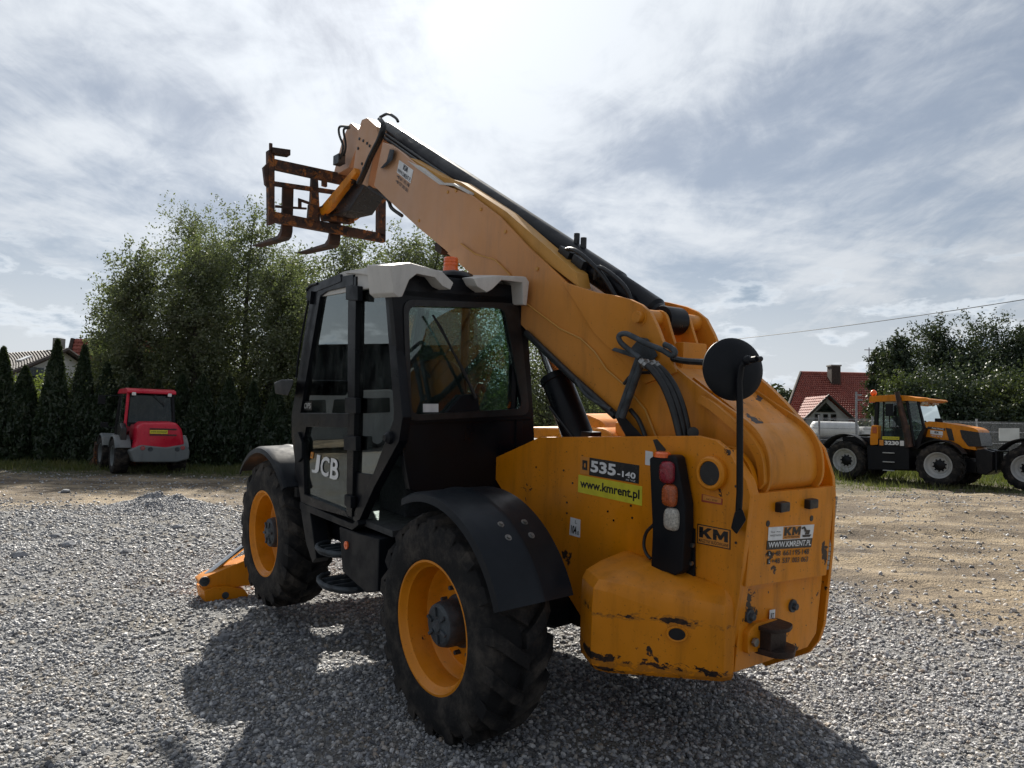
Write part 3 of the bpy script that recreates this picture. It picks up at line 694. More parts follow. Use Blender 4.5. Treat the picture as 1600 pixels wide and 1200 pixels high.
b = B(); b.prism(fillet([(hc.y+.08, hc.z-.06), (hc.y+.08, hc.z+.05), (hc.y+.02, hc.z+.08), (hc.y-.18, hc.z+.07), (hc.y-.20, hc.z+.0), (hc.y-.14, hc.z-.07)], .02), 'x', -1.36, -1.325); hitch = b.build('tow_hitch', 'yellow_worn', T, bevel=.006)
b = B(); b.prism(fillet([(-1.33, hc.y+.0), (-1.44, hc.y-.01), (-1.47, hc.y-.10), (-1.44, hc.y-.19), (-1.33, hc.y-.20)], .03), 'z', hc.z+.045, hc.z+.065)
b.prism(fillet([(-1.33, hc.y+.0), (-1.45, hc.y-.02), (-1.50, hc.y-.10), (-1.45, hc.y-.20), (-1.33, hc.y-.22)], .03), 'z', hc.z-.075, hc.z-.045)
b.bx(-1.42, -1.33, hc.y-.16, hc.y-.02, hc.z-.05, hc.z+.05); b.build('hitch_jaw', 'fork_steel', hitch, bevel=.004)
b = B(); b.cyl((-1.37, hc.y+.045, hc.z), (-1.385, hc.y+.045, hc.z), .022, 6); b.build('bolt', 'steel', hitch)
# lettering and plates ---------------------------------------
def quad(*p): return list(p)
q = [(-0.233,0.281,1.439),(-0.702,0.281,1.440),(-0.702,0.281,1.542),(-0.233,0.282,1.545)]
o = decal('model_sticker', q, 'decal_black', lp); decal('sticker_frame', q, 'decal_orange', o, .0016, (.0, .0, .165, 1)); decal('sticker_emblem', q, 'decal_black', o, .0022, (.04, .25, .13, .8))
decal('sticker_emblem', q, 'decal_orange', o, .003, (.075, .40, .10, .62))
text('lettering', '535', q, (.19, .20, .63, .86), 'decal_white', o, .035); text('lettering', '-140', q, (.655, .22, .95, .56), 'decal_white', o, .03); text('lettering', 'HI VIZ', q, (.80, .06, .95, .16), 'decal_white', o)
q = [(-0.217,0.281,1.325),(-0.730,0.281,1.322),(-0.728,0.281,1.429),(-0.219,0.281,1.431)]
o = decal('web_sticker', q, 'decal_yellow', lp); text('lettering', 'www.kmrent.pl', q, (.035, .16, .965, .80), 'decal_black', o, .028)
q = [(-1.104,0.281,1.192),(-1.302,0.281,1.199),(-1.300,0.281,1.295),(-1.103,0.281,1.291)]
o = decal('maker_sticker', q, 'decal_black', lp); decal('sticker_field', q, 'decal_orange', o, .0016, (.03, .05, .97, .95)); block('K', q, (0.070, 0.34, 0.466, 0.88), 'decal_black', o); block('M', q, (0.491, 0.34, 0.930, 0.88), 'decal_black', o); text('lettering', 'MASZYNY BUDOWLANE', q, (.06, .10, .95, .27), 'decal_black', o, .01)
q = [(-0.151,0.281,1.052),(-0.246,0.281,1.053),(-0.247,0.282,1.161),(-0.158,0.281,1.162)]
o = decal('noise_sticker', q, 'decal_white', lp); text('lettering', '104', q, (.14, .12, .66, .58), 'decal_black', o, .03); text('lettering', 'dB', q, (.7, .12, .92, .34), 'decal_black', o); text('lettering', 'L', q, (.5, .72, .68, .9), 'decal_black', o)
q = [(-1.124,0.281,1.406),(-1.248,0.281,1.409),(-1.249,0.281,1.439),(-1.125,0.281,1.446)]
o = decal('small_sticker', q, 'decal_red', lp); decal('sticker_field', q, 'decal_orange', o, .0016, (.06, .25, .94, .95)); text('lettering', 'NO STEP', q, (.25, .35, .78, .6), 'decal_black', o)
q = [(-0.744,0.281,1.551),(-0.799,0.281,1.550),(-0.796,0.281,1.626),(-0.744,0.281,1.628)]
decal('pale_tape', q, 'decal_white', lp)
q = [(-1.377,0.084,1.115),(-1.377,-0.313,1.072),(-1.377,-0.356,1.269),(-1.377,0.077,1.300)]
o = decal('rental_sticker', q, 'decal_white', rear, .0008, (0, .64, 1, 1)); decal('sticker_band', q, 'decal_black', o, .0010, (-.02, .40, 1.0, .64)); decal('sticker_field', q, 'decal_orange', o, .0014, (.31, .655, .70, .99))
text('lettering', 'WWW.KMRENT.PL', q, (.01, .45, .98, .60), 'decal_white', o, .02); block('K', q, (0.335, 0.75, 0.498, 0.97), 'decal_black', o); block('M', q, (0.509, 0.75, 0.690, 0.97), 'decal_black', o)
text('lettering', 'MASZYNY BUDOWLANE', q, (.34, .68, .68, .73), 'decal_black', o, .0); text('lettering', 'Skup  Auta', q, (.05, .84, .25, .89), 'decal_black', o); text('lettering', 'MASZYNY24', q, (.04, .75, .27, .80), 'decal_black', o)
for body, v0 in (('+48 661 195 148', .22), ('+48 537 003 063', .02)):
    for part_, u0, u1 in zip(body.split(), (.10, .35, .575, .79), (.29, .52, .745, .96)): text('lettering', part_, q, (u0, v0, u1, v0+.14), 'decal_black', o, .015)
decal('phone_icon', q, 'decal_black', o, .0012, (.01, .22, .075, .37)); decal('phone_icon', q, 'decal_black', o, .0012, (.01, .01, .075, .16))
text('lettering', 'L', q, (.03, .26, .055, .33), 'decal_white', o, .03, .004); text('lettering', 'L', q, (.03, .05, .055, .12), 'decal_white', o, .03, .004)
# small excavator silhouette printed at the right of the rental sticker
b = B()
def em(u, v): return quadpt(q, u, v)+Vector((-.003, 0, 0))
for pts in ([(.76, .68), (.92, .68), (.95, .74), (.74, .74)], [(.80, .75), (.90, .75), (.91, .86), (.82, .87)], [(.79, .82), (.75, .95), (.78, .96), (.84, .84)], [(.70, .93), (.77, .97), (.78, .92), (.72, .89)]):
    b.poly([em(*p) for p in pts])
b.build('sticker_emblem', 'decal_black', o, smooth=0)
q = [(-1.343,-0.008,0.795),(-1.343,-0.058,0.789),(-1.343,-0.060,0.858),(-1.343,-0.011,0.863)]
o = decal('rear_label', q, 'decal_white', rb); text('lettering', 'RT', q, (.2, .35, .8, .75), 'decal_black', o, .02)
# rear lamp cluster ------------------------------------------
lc = [(-0.847,1.601),(-0.881,1.622),(-1.008,1.635),(-1.029,1.621),(-1.090,1.389),(-1.095,1.261),(-1.086,1.055),(-1.039,1.022),(-0.981,1.028),(-0.906,0.980),(-0.879,0.990),(-0.883,1.221)]
b = B(); b.prism(lc, 'y', .295, .37); lamp = b.build('lamp_housing', 'black_plastic', T, bevel=.012)
b = B(); b.prism([(-0.986,1.245),(-1.011,1.263),(-1.096,1.265),(-1.105,1.016),(-1.004,1.005)], 'y', .282, .297); b.build('lamp_bracket', 'black_plastic', lamp, bevel=.006)
for px, mt in (([(-0.978,0.370,1.543)], 'lamp_red'), ([(-0.999,0.370,1.427)], 'lamp_amber'), ([(-1.016,0.370,1.308)], 'lamp_clear')):
    p = px[0]; b = B(); secs = []
    for r, o in ((.052, 0), (.052, .014), (.046, .026), (.03, .031)):
        secs.append([(p[0]+sx*r*.86, .368+o, p[2]+sz*r*1.12) for sx, sz in [(math.copysign(abs(math.cos(t))**.6, math.cos(t)), math.copysign(abs(math.sin(t))**.6, math.sin(t))) for t in np.linspace(0, 2*math.pi, 25)[:-1]]])
    b.loft(secs); b.build('lamp_lens', mt, lamp, smooth=60)
p = [(-0.929,0.360,1.626)][0]; b = B(); b.lathe([(.0, .018), (.035, .018), (.045, .010), (.045, -.01)], (p[0], p[1], p[2]), 'z', 24); b.build('side_marker', 'reflector_orange', lamp)
b = B(); b.tube(curve([(-0.865,0.340,1.248),(-0.818,0.340,1.198),(-0.803,0.340,1.133),(-0.822,0.340,1.086),(-0.854,0.340,1.065)], 16), .009, 8); b.build('lamp_cable', 'hose_rubber', lamp)
for x, z in [(-1.099,1.183),(-1.095,1.091)]:
    b = B(); b.cyl((x, .305, z), (x, .318, z), .012, 6); b.build('bolt', 'steel', lamp)
# mirror on its post
mp = [(-1.384,0.360,1.320),(-1.395,0.360,1.406),(-1.398,0.360,1.497),(-1.385,0.360,1.887),(-1.377,0.360,2.022),(-1.385,0.360,2.092),(-1.418,0.360,2.119),(-1.465,0.360,2.124)]
b = B(); b.tube(mp, .0155, 12); mirror = b.build('mirror_post', 'black_paint', T)
b = B(); b.hexa([(-1.321,0.310,1.312),(-1.354,0.310,1.287),(-1.404,0.310,1.366),(-1.381,0.310,1.414),(-1.340,0.310,1.392)], [(-1.369,0.380,1.328),(-1.401,0.380,1.304),(-1.450,0.380,1.382),(-1.428,0.380,1.428),(-1.388,0.380,1.407)]); b.build('mirror_bracket', 'black_plastic', mirror, bevel=.006)
mc = Vector([(-1.357,0.360,2.080)][0])+Vector((.02, -.02, 0)); ax_ = Vector((-.80, .45, .12)).normalized()   # dish back faces the viewer
rot = ax_.to_track_quat('Z', 'Y').to_matrix().to_4x4()
b = B(); b.M = Matrix.Translation(mc) @ rot; b.lathe([(0, .020), (.05, .018), (.11, .008), (.142, -.006), (.152, -.016), (.152, -.026), (.144, -.03), (0, -.03)], (0, 0, 0), 'z', 48); b.build('mirror_head', 'black_plastic', mirror, smooth=30)
b = B(); e = Vector(mp[-1]); b.tube([e+Vector((0, 0, 0)), e+Vector((.0, -.035, .003))], .013, 10); b.ball(Vector(mp[-2]), .024); b.build('mirror_clamp', 'black_paint', mirror)
# boom --------------------------------------------------------
BP = [(2.805,4.225),(2.522,4.097),(2.104,3.835),(1.706,3.605),(1.294,3.443),(0.906,3.209),(0.554,2.935),(0.014,2.559),(-0.442,2.257),(-0.775,2.098),(-0.897,2.021),(-1.099,1.904),(-1.225,1.838),(-1.308,1.779),(-1.364,1.700),(-1.389,1.602),(-1.378,1.490),(-1.278,1.362),(-1.005,1.351),(-0.643,1.515),(-0.345,1.785),(0.064,2.007),(0.565,2.361),(1.339,2.863),(1.649,3.054),(2.076,3.292),(2.671,3.652),(2.969,3.842)]
def smooth2(P, n=24): return [(v.x, v.z) for v in curve([(x, 0, z) for x, z in P], n)]
_tail = smooth2(BP[9:18], 32); BP = BP[:9]+_tail+BP[18:]; NT = 9+len(_tail)-1
def sink(P, n_top, d):
    out = []
    for i, (x, z) in enumerate(P):
        if i < 1 or i >= n_top: out.append((x, z)); continue
        a, c_ = Vector(P[i-1]), Vector(P[i+1]); t = (c_-a).normalized(); out.append((x-t.y*d, z+t.x*d))
    return out
BI = sink(BP, NT, .03)
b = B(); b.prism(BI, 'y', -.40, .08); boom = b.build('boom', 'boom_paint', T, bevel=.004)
for y0, y1 in ((.078, .10), (-.42, -.398)):
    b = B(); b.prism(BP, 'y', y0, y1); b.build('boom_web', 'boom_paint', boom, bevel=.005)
DB = [(1.598,3.016),(1.394,3.068),(1.193,2.962),(0.931,2.887),(0.753,2.764),(0.551,2.537),(0.178,2.342),(-0.022,2.272),(-0.153,2.184),(-0.264,2.072),(-0.417,1.981),(-0.583,1.844),(-0.685,1.666),(-0.490,1.668),(-0.340,1.792),(0.064,2.011),(0.565,2.365),(1.339,2.868)]
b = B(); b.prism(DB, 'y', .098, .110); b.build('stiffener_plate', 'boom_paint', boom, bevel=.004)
b = B(); b.tube([(x, .110, z) for x, z in DB[1:13]], .006, 6); b.build('weld_seam', 'boom_top', boom)  # bead in the paler boom paint, its highlight put into the colour
LG = [(0.172,2.656),(-0.150,2.559),(-0.300,2.531),(-0.443,2.494),(-0.530,2.458),(-0.600,2.409),(-0.661,2.314),(-0.721,2.195),(-0.808,2.062),(-0.577,1.993),(-0.143,2.305)]
for y0, y1 in ((.085, .115), (-.435, -.405)):
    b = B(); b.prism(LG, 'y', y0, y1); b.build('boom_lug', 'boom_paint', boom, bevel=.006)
pn = [(-0.526,2.382)][0]
for y0, y1 in ((-.06, -.035), (-.27, -.245)):
    b = B(); b.prism(fillet([(pn[0]+.16, pn[1]-.06), (pn[0]+.05, pn[1]+.06), (pn[0]-.06, pn[1]+.05), (pn[0]-.10, pn[1]-.06), (pn[0]-.22, pn[1]-.34), (pn[0]+.1, pn[1]-.3)], .05), 'y', y0, y1); b.build('ram_clevis', 'boom_paint', boom, bevel=.006)
b = B(); b.bx(pn[0]-.20, pn[0]-.14, -.26, -.04, pn[1]-.30, pn[1]-.14); b.build('cross_brace', 'boom_paint', boom, bevel=.01)
b = B(); b.lathe([(.0, .15), (.034, .15), (.036, .14), (.036, .118), (.052, .118), (.052, -.44), (.036, -.44), (.036, -.46), (0, -.46)], (pn[0], 0, pn[1]), 'y', 24); b.build('lug_pin', 'boom_paint', boom, smooth=35)
# big ram lying along the top of the boom
r0 = Vector((pn[0], -.155, pn[1])); r1 = Vector((3.20, -.155, 4.50)); d = (r1-r0).normalized()
b = B(); b.tube([r0+d*.02, r0+d*.12, r0+d*.14, r0+d*.5, r0+d*.52, r0+d*.56, r1-d*.05, r1], [.062, .062, .082, .082, .092, .092, .092, .085], 28); ram = b.build('boom_ram', 'black_paint', boom, smooth=35)
b = B(); b.cyl(r0+Vector((0, -.085, 0)), r0+Vector((0, .085, 0)), .085, 28); b.build('ram_eye', 'black_paint', ram, bevel=.006)
b = B()
for yo, zo, r in ((.10, -.02, .017), (.13, -.05, .017), (-.10, -.03, .017)):
    b.tube([r0+d*.75+Vector((0, yo, zo)), r1-d*.02+Vector((0, yo, zo))], r, 10)
b.build('ram_pipe', 'hose_rubber', ram)
bt = [(0.076,0.050,2.779),(-0.105,0.050,2.718),(-0.124,0.050,2.667),(0.012,0.050,2.697)]
b = B()
for t_, yo in ((.95, .10), (.80, .09)):
    p = r0+d*t_; b.box(p+Vector((0, yo, .02)), (.12, .10, .07), Matrix.Rotation(R(-31), 3, 'Y'))
b.tube(curve([r0+d*1.05+Vector((0, .10, 0)), r0+d*.8+Vector((0, .16, .10)), r0+d*.55+Vector((0, .14, .06)), r0+d*.4+Vector((0, .1, -.05))], 16), .016, 8)
b.tube(curve([r0+d*.62+Vector((0, .12, -.02)), r0+d*.55+Vector((0, .14, .09)), r0+d*.3+Vector((0, .13, .07)), r0+d*.22+Vector((0, .1, -.06))], 16), .015, 8)
for t_ in (.98, .90): b.cyl(r0+d*t_+Vector((0, 0, .08)), r0+d*t_+Vector((0, 0, .17)), .022, 8)
b.build('valve_block', 'hose_rubber', ram, bevel=.004)
# paler cover strip, sunlight put into its colour, with peeling edge on the boom top, hump ahead of the lugs
b = B(); b.prism([(2.350,3.984),(1.773,3.691),(1.497,3.592),(0.881,3.249),(0.093,2.716),(0.058,2.608),(0.641,2.960),(1.353,3.461),(1.790,3.635),(2.229,3.865)], 'y', -.05, .06); b.build('top_cover', 'boom_top', boom, bevel=.006)
b = B(); b.prism([(2.294,3.930),(2.065,3.823),(1.722,3.621),(1.526,3.577),(1.301,3.461),(1.300,3.446),(1.525,3.556),(1.742,3.609),(2.120,3.824)], 'y', .0, .112); b.build('torn_trim', 'roof_white', boom)
# tail wrap: curved cover plate between the side webs
tw = [(-0.862,2.037),(-1.096,1.897),(-1.235,1.794),(-1.312,1.695),(-1.341,1.590),(-1.330,1.491)]
tw = smooth2(tw, 25)
b = B(); b.loft([[(x, y, z) for x, z in tw]+[(x+.012, y, z-.012) for x, z in tw[::-1]] for y in (.035, -.36)]); b.build('tail_cover', 'yellow_worn', boom, smooth=50)
ta = [(-0.986,1.940),(-1.061,1.909),(-1.150,1.854),(-1.247,1.788),(-1.307,1.735),(-1.352,1.675),(-1.372,1.608),(-1.379,1.523)]
ta = smooth2(ta, 28)
b = B(); b.loft([[(x, y, z) for x, z in ta]+[(x+.03, y, z-.035) for x, z in ta[::-1]] for y in (.098, .132)]); b.build('tail_rib', 'boom_paint', boom, smooth=50)
ta2 = [(x, z+.0) for x, z in [(-0.797,2.162),(-1.018,2.012),(-1.183,1.872),(-1.270,1.777),(-1.318,1.668),(-1.337,1.530)]]
ta2 = smooth2(ta2, 25)
b = B(); b.loft([[(x, y, z) for x, z in ta2]+[(x+.04, y, z-.05) for x, z in ta2[::-1]] for y in (-.425, -.46)]); b.build('tail_rib', 'boom_paint', boom, smooth=50)
# decal on the boom
q = [(2.539,0.102,3.787),(2.282,0.102,3.633),(2.201,0.102,3.828),(2.464,0.102,3.978)]
o = decal('boom_sticker', q, 'decal_white', boom, .001, (0, .45, 1, 1)); block('K', q, (0.360, 0.74, 0.498, 0.97), 'decal_black', o); block('M', q, (0.507, 0.74, 0.660, 0.97), 'decal_black', o); text('lettering', 'WWW.KMRENT.PL', q, (.02, .48, .98, .66), 'decal_black', o, .02)
text('lettering', '+48 661 195 148', q, (.05, .25, .95, .40), 'decal_black', o, .01); text('lettering', '+48 537 003 063', q, (.05, .03, .95, .18), 'decal_black', o, .01)
for x, z in [(1.499,3.512),(1.140,3.301),(0.821,3.082),(1.623,3.525),(2.079,3.360),(0.442,2.769)]:
    b = B(); b.cyl((x, .095, z), (x, .108, z), .014, 6); b.build('bolt', 'boom_top', boom)
b = B(); b.prism([(1.885,3.145),(1.823,3.148),(1.759,3.074),(1.777,3.033),(1.871,3.078)], 'y', -.05, .06); b.build('wear_bracket', 'fork_steel', boom, bevel=.004)
# angle indicator and hoses at the boom mouth
b = B(); b.hexa([(2.640,0.110,4.117),(2.552,0.110,4.090),(2.584,0.110,4.003),(2.746,0.110,3.966),(2.824,0.110,3.977),(2.697,0.110,4.016)], [(2.583,0.140,4.097),(2.495,0.140,4.070),(2.527,0.140,3.984),(2.688,0.140,3.948),(2.765,0.140,3.958),(2.640,0.140,3.997)]); b.build('angle_gauge', 'black_plastic', boom)
b = B()
for dx in (0, 5, 10):
    b.tube(curve([Vector(p)+Vector((0, .02*k_, 0)) for k_, p in enumerate([(2.976,0.060,4.501),(2.865,0.060,4.409),(2.897,0.060,4.282),(3.037,0.060,4.140),(3.126,0.060,4.008),(3.204,0.060,3.896)])], 20), .016, 8); b.M = Matrix.Translation((.03*(dx/5+1), -.03*(dx/5+1), .02))
b.M = Matrix.Identity(4); b.tube(curve([(3.068,0.000,4.559),(2.907,0.000,4.547),(2.749,0.000,4.466),(2.696,0.000,4.416)], 12), .014, 8)
b.tube(curve([(3.286,0.020,3.920),(3.070,0.020,3.814),(2.824,0.020,3.693),(2.742,0.020,3.599),(2.537,0.020,3.492)], 16), .018, 8)
b.build('hose_bundle', 'hose_rubber', boom)
# inner section and gooseneck head
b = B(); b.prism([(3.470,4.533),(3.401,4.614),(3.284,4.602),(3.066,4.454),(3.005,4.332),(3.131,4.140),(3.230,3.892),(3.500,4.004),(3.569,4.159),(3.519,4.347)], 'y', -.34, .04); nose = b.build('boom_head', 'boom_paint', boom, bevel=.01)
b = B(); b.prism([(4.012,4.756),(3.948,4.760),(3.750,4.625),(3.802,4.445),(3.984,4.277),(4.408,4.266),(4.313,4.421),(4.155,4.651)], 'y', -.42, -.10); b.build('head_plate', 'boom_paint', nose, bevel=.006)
for x, z in [(3.432,4.425),(3.342,4.383),(3.253,4.335),(3.194,4.295),(3.456,4.332),(3.358,4.152),(3.326,4.099)]:
    b = B(); b.cyl((x, .03, z), (x, .05, z), .015, 8); b.build('bolt', 'hub_grey', nose)
b = B(); b.tube(curve([(3.732,0.020,4.633),(3.977,0.020,4.697),(3.989,0.020,4.617),(3.882,0.020,4.465),(3.925,0.020,4.364),(4.020,0.020,4.302)], 20), .013, 8); b.tube(curve([(3.819,-0.020,4.652),(3.965,-0.020,4.669),(3.906,-0.020,4.501),(3.933,-0.020,4.403),(4.062,-0.020,4.348)], 20), .013, 8); b.box(Vector([(4.017,0.000,4.348)][0]), (.14, .08, .10)); b.build('head_hose', 'hose_rubber', nose)
# links down to the carriage
GA = [(3.425,4.115),(3.377,4.053),(4.027,3.799),(4.233,3.763),(4.327,3.836),(4.188,3.883)]
for dy in (0, -.36):
    b = B(); b.prism(GA, 'y', .04+dy, .10+dy); b.build('head_arm', 'rust_yellow' if 'rust_yellow' in MT else 'yellow_worn', nose, bevel=.008)
b = B(); b.prism([(3.592,4.094),(3.482,4.025),(3.330,3.928),(3.695,3.729),(4.105,3.755),(4.317,3.797),(3.793,4.054)], 'y', -.26, .02); b.build('tilt_cover', 'decal_black', nose, bevel=.02)
b = B(); b.cyl([(4.139,-0.120,3.927)][0], [(4.233,-0.120,3.784)][0], .035, 16); b.build('tilt_rod', 'chrome', nose)
# fork carriage ------------------------------------------------
CX = 4.30
def crect(px): return px
b = B(); b.prism([(0.691,4.369),(0.622,4.363),(0.603,3.596),(0.665,3.573)], 'x', CX-.03, CX+.06); car = b.build('fork_carriage', 'rust_steel', T, bevel=.006)
for nm, qd, w in (('carriage_post', [(-0.617,4.163),(-0.710,4.157),(-0.725,3.634),(-0.632,3.651)], .09), ('carriage_rail', [(0.620,4.288),(-0.698,4.284),(-0.701,4.156),(0.617,4.179)], .07),
              ('carriage_rail', [(0.606,3.726),(-0.724,3.679),(-0.726,3.580),(0.604,3.617)], .09), ('carriage_bar', [(0.621,4.050),(-0.692,4.112),(-0.693,4.067),(0.620,4.002)], .05), ('carriage_post', [(0.198,4.280),(0.139,4.278),(0.094,3.708),(0.213,3.724)], .06), ('carriage_post', [(0.079,4.276),(0.025,4.272),(0.021,4.100),(0.074,4.105)], .05)):
    if nm == 'carriage_post' and w == .09: qd = [(a, z_ + (.22 if k < 2 else 0)) for k, (a, z_) in enumerate(qd)]
    b = B(); b.prism(qd, 'x', CX-.03, CX-.03+w); b.build(nm, 'rust_steel', car, bevel=.004)
b = B(); b.prism([(0.657,4.399),(0.462,4.414),(0.461,4.352),(0.656,4.338)], 'x', CX-.06, CX+.05); b.cyl([(4.280,0.665,4.445)][0], [(4.280,0.663,4.363)][0], .02, 8); b.build('carriage_hook', 'fork_steel', car, bevel=.004)
b = B(); b.prism([(0.734,4.180),(0.688,4.237),(0.667,3.967),(0.709,4.007)], 'x', CX-.02, CX+.04); b.build('carriage_ear', 'fork_steel', car, bevel=.004)
b = B(); b.prism([(0.106,3.867),(-0.264,3.856),(-0.283,3.727),(0.065,3.716)], 'x', CX-.12, CX+.03); b.prism([(0.225,3.875),(0.129,3.877),(0.124,3.678),(0.235,3.703)], 'x', CX-.05, CX+.03); b.build('carriage_knuckle', 'rust_steel', car, bevel=.01)
b = B(); b.prism([(0.601,3.796),(0.253,3.827),(0.253,3.806),(0.601,3.769)], 'x', CX-.03, CX-.01); b.prism([(0.350,3.916),(0.314,3.908),(0.311,3.804),(0.347,3.805)], 'x', CX-.03, CX-.01); b.prism([(0.350,3.916),(0.226,3.896),(0.225,3.868),(0.349,3.888)], 'x', CX-.03, CX-.01); b.build('carriage_link', 'fork_steel', car)
for k in range(26):
    pass
for (ha, hb, tip) in (([(4.300,0.488,4.031),(4.300,0.367,4.054),(4.300,0.354,3.550),(4.300,0.476,3.546)], None, 0), ([(4.300,-0.066,4.019),(4.300,-0.199,4.028),(4.300,-0.212,3.538),(4.300,-0.079,3.534)], None, 1)):
    y0, y1 = ha[1][1], ha[0][1]; zt_, zb_ = ha[0][2], ha[2][2]-.02
    fx = [(CX+.07, zt_), (CX+.07, zb_+.03), (CX+.10, zb_-.03), (CX+.18, zb_-.055), (CX+1.08, zb_-.02), (CX+1.08, zb_-.008), (CX+.22, zb_-.01), (CX+.14, zb_+.03), (CX+.115, zb_+.08), (CX+.115, zt_)]
    b = B(); b.prism(fx, 'y', y0, y1); b.build('fork', 'fork_steel', car, bevel=.005)
# lift ram between tower and boom
l0, l1 = Vector((.02, -.02, 1.48)), Vector((.36, -.02, 2.02)); ld = (l1-l0).normalized()
b = B(); b.tube([l0, l1-ld*.05, l1-ld*.045, l1], [.105, .105, .113, .113], 30); lr = b.build('lift_ram', 'black_paint', T, smooth=35)
b = B(); b.cyl(l1-ld*.02, l1+ld*.8, .045, 20); b.build('ram_rod', 'chrome', lr)
b = B(); b.tube([l0+Vector((-.02, .10, .1)), l1+Vector((-.06, .10, -.2))], .012, 8); b.box(l0+Vector((-.09, .06, .15)), (.09, .1, .09)); b.build('ram_fitting', 'hose_rubber', lr, bevel=.006)
# pipework on the boom side
b = B(); b.tube([(0.500,0.140,2.324),(0.022,0.140,2.027),(-0.378,0.140,1.795)], .024, 12); pipe = b.build('boom_pipe', 'hose_rubber', boom)
b = B(); b.tube([(-0.428,0.170,1.790),(-0.575,0.170,2.139)], .021, 10); b.tube([(-0.487,0.200,1.794),(-0.631,0.200,2.130)], .021, 10); b.tube(curve([(-0.043,0.160,2.004),(-0.134,0.160,1.917),(-0.249,0.160,1.866),(-0.359,0.160,1.832)], 12), .012, 8); b.build('riser_pipe', 'hub_grey', boom)
b = B(); b.hexa([(-0.320,0.120,1.830),(-0.427,0.120,1.797),(-0.617,0.120,1.661),(-0.485,0.120,1.630)], [(-0.378,0.180,1.834),(-0.483,0.180,1.801),(-0.669,0.180,1.668),(-0.539,0.180,1.638)]); b.build('hose_guard', 'black_paint', boom, bevel=.006)
b = B(); b.tube(curve([(-0.630,0.220,2.137),(-0.555,0.220,2.181),(-0.478,0.220,2.231),(-0.462,0.220,2.269),(-0.502,0.220,2.282),(-0.552,0.220,2.270),(-0.674,0.220,2.219),(-0.790,0.220,2.182),(-0.858,0.220,2.150),(-0.879,0.220,2.170),(-0.847,0.220,2.195),(-0.802,0.220,2.213)], 40), .016, 10); b.build('guard_loop', 'hub_grey', boom)
b = B(); b.hexa([(-0.301,0.115,2.193),(-0.327,0.115,2.209),(-0.510,0.115,2.172),(-0.485,0.115,2.145)], [(-0.345,0.160,2.191),(-0.371,0.160,2.206),(-0.550,0.160,2.169),(-0.527,0.160,2.143)]); b.hexa([(-0.458,0.115,2.199),(-0.531,0.115,2.265),(-0.590,0.115,2.256),(-0.670,0.115,2.159),(-0.624,0.115,2.119),(-0.536,0.115,2.141)], [(-0.476,0.135,2.198),(-0.549,0.135,2.264),(-0.608,0.135,2.255),(-0.687,0.135,2.158),(-0.641,0.135,2.118),(-0.554,0.135,2.141)]); b.build('valve_plate', 'hub_grey', boom, bevel=.004)
for k, (yy, dx) in enumerate(((.24, 0), (.21, 7), (.18, 14))):
    pth = [(1003, 566), (1018, 577), (1035, 600), (1048, 630), (1057, 660), (1066, 700)]
    H_ = ([(-0.663,0.240,2.114),(-0.734,0.240,2.075),(-0.814,0.240,1.996),(-0.875,0.240,1.894),(-0.917,0.240,1.794),(-0.961,0.240,1.661)], [(-0.679,0.210,2.108),(-0.750,0.210,2.069),(-0.829,0.210,1.990),(-0.890,0.210,1.888),(-0.927,0.210,1.794),(-0.966,0.210,1.661)], [(-0.700,0.180,2.106),(-0.770,0.180,2.067),(-0.849,0.180,1.984),(-0.905,0.180,1.882),(-0.938,0.180,1.787),(-0.972,0.180,1.660)])[k]
    b = B(); b.tube(curve(H_, 24), .019, 10); hs_ = b.build('hose', 'hose_rubber', boom)
    c0, c1 = Vector(H_[0]), Vector(H_[1]); b = B(); b.cyl(c0-(c1-c0)*.15, c0+(c1-c0)*.55, .023, 8); b.cyl(c0+(c1-c0)*.05, c0+(c1-c0)*.25, .028, 6); b.build('hose_fitting', 'steel', hs_)
b = B(); b.tube(curve([(-0.513,0.160,1.840),(-0.575,0.160,1.788),(-0.621,0.160,1.718),(-0.642,0.160,1.665)], 12), .014, 8); b.tube(curve([(-0.457,0.160,1.989),(-0.506,0.160,2.035),(-0.579,0.160,2.055),(-0.651,0.160,2.059)], 12), .010, 8); b.build('hose', 'hose_rubber', boom)
b = B(); b.tube(curve([(-0.760,0.100,2.141),(-0.849,0.100,2.126),(-0.978,0.100,2.119)], 10), .018, 8); b.build('cross_pipe', 'hose_rubber', boom)
b = B(); b.cyl([(-1.012,0.220,1.746)][0], [(-0.958,0.150,1.740)][0], .03, 16); b.build('hose_port', 'hose_rubber', boom)
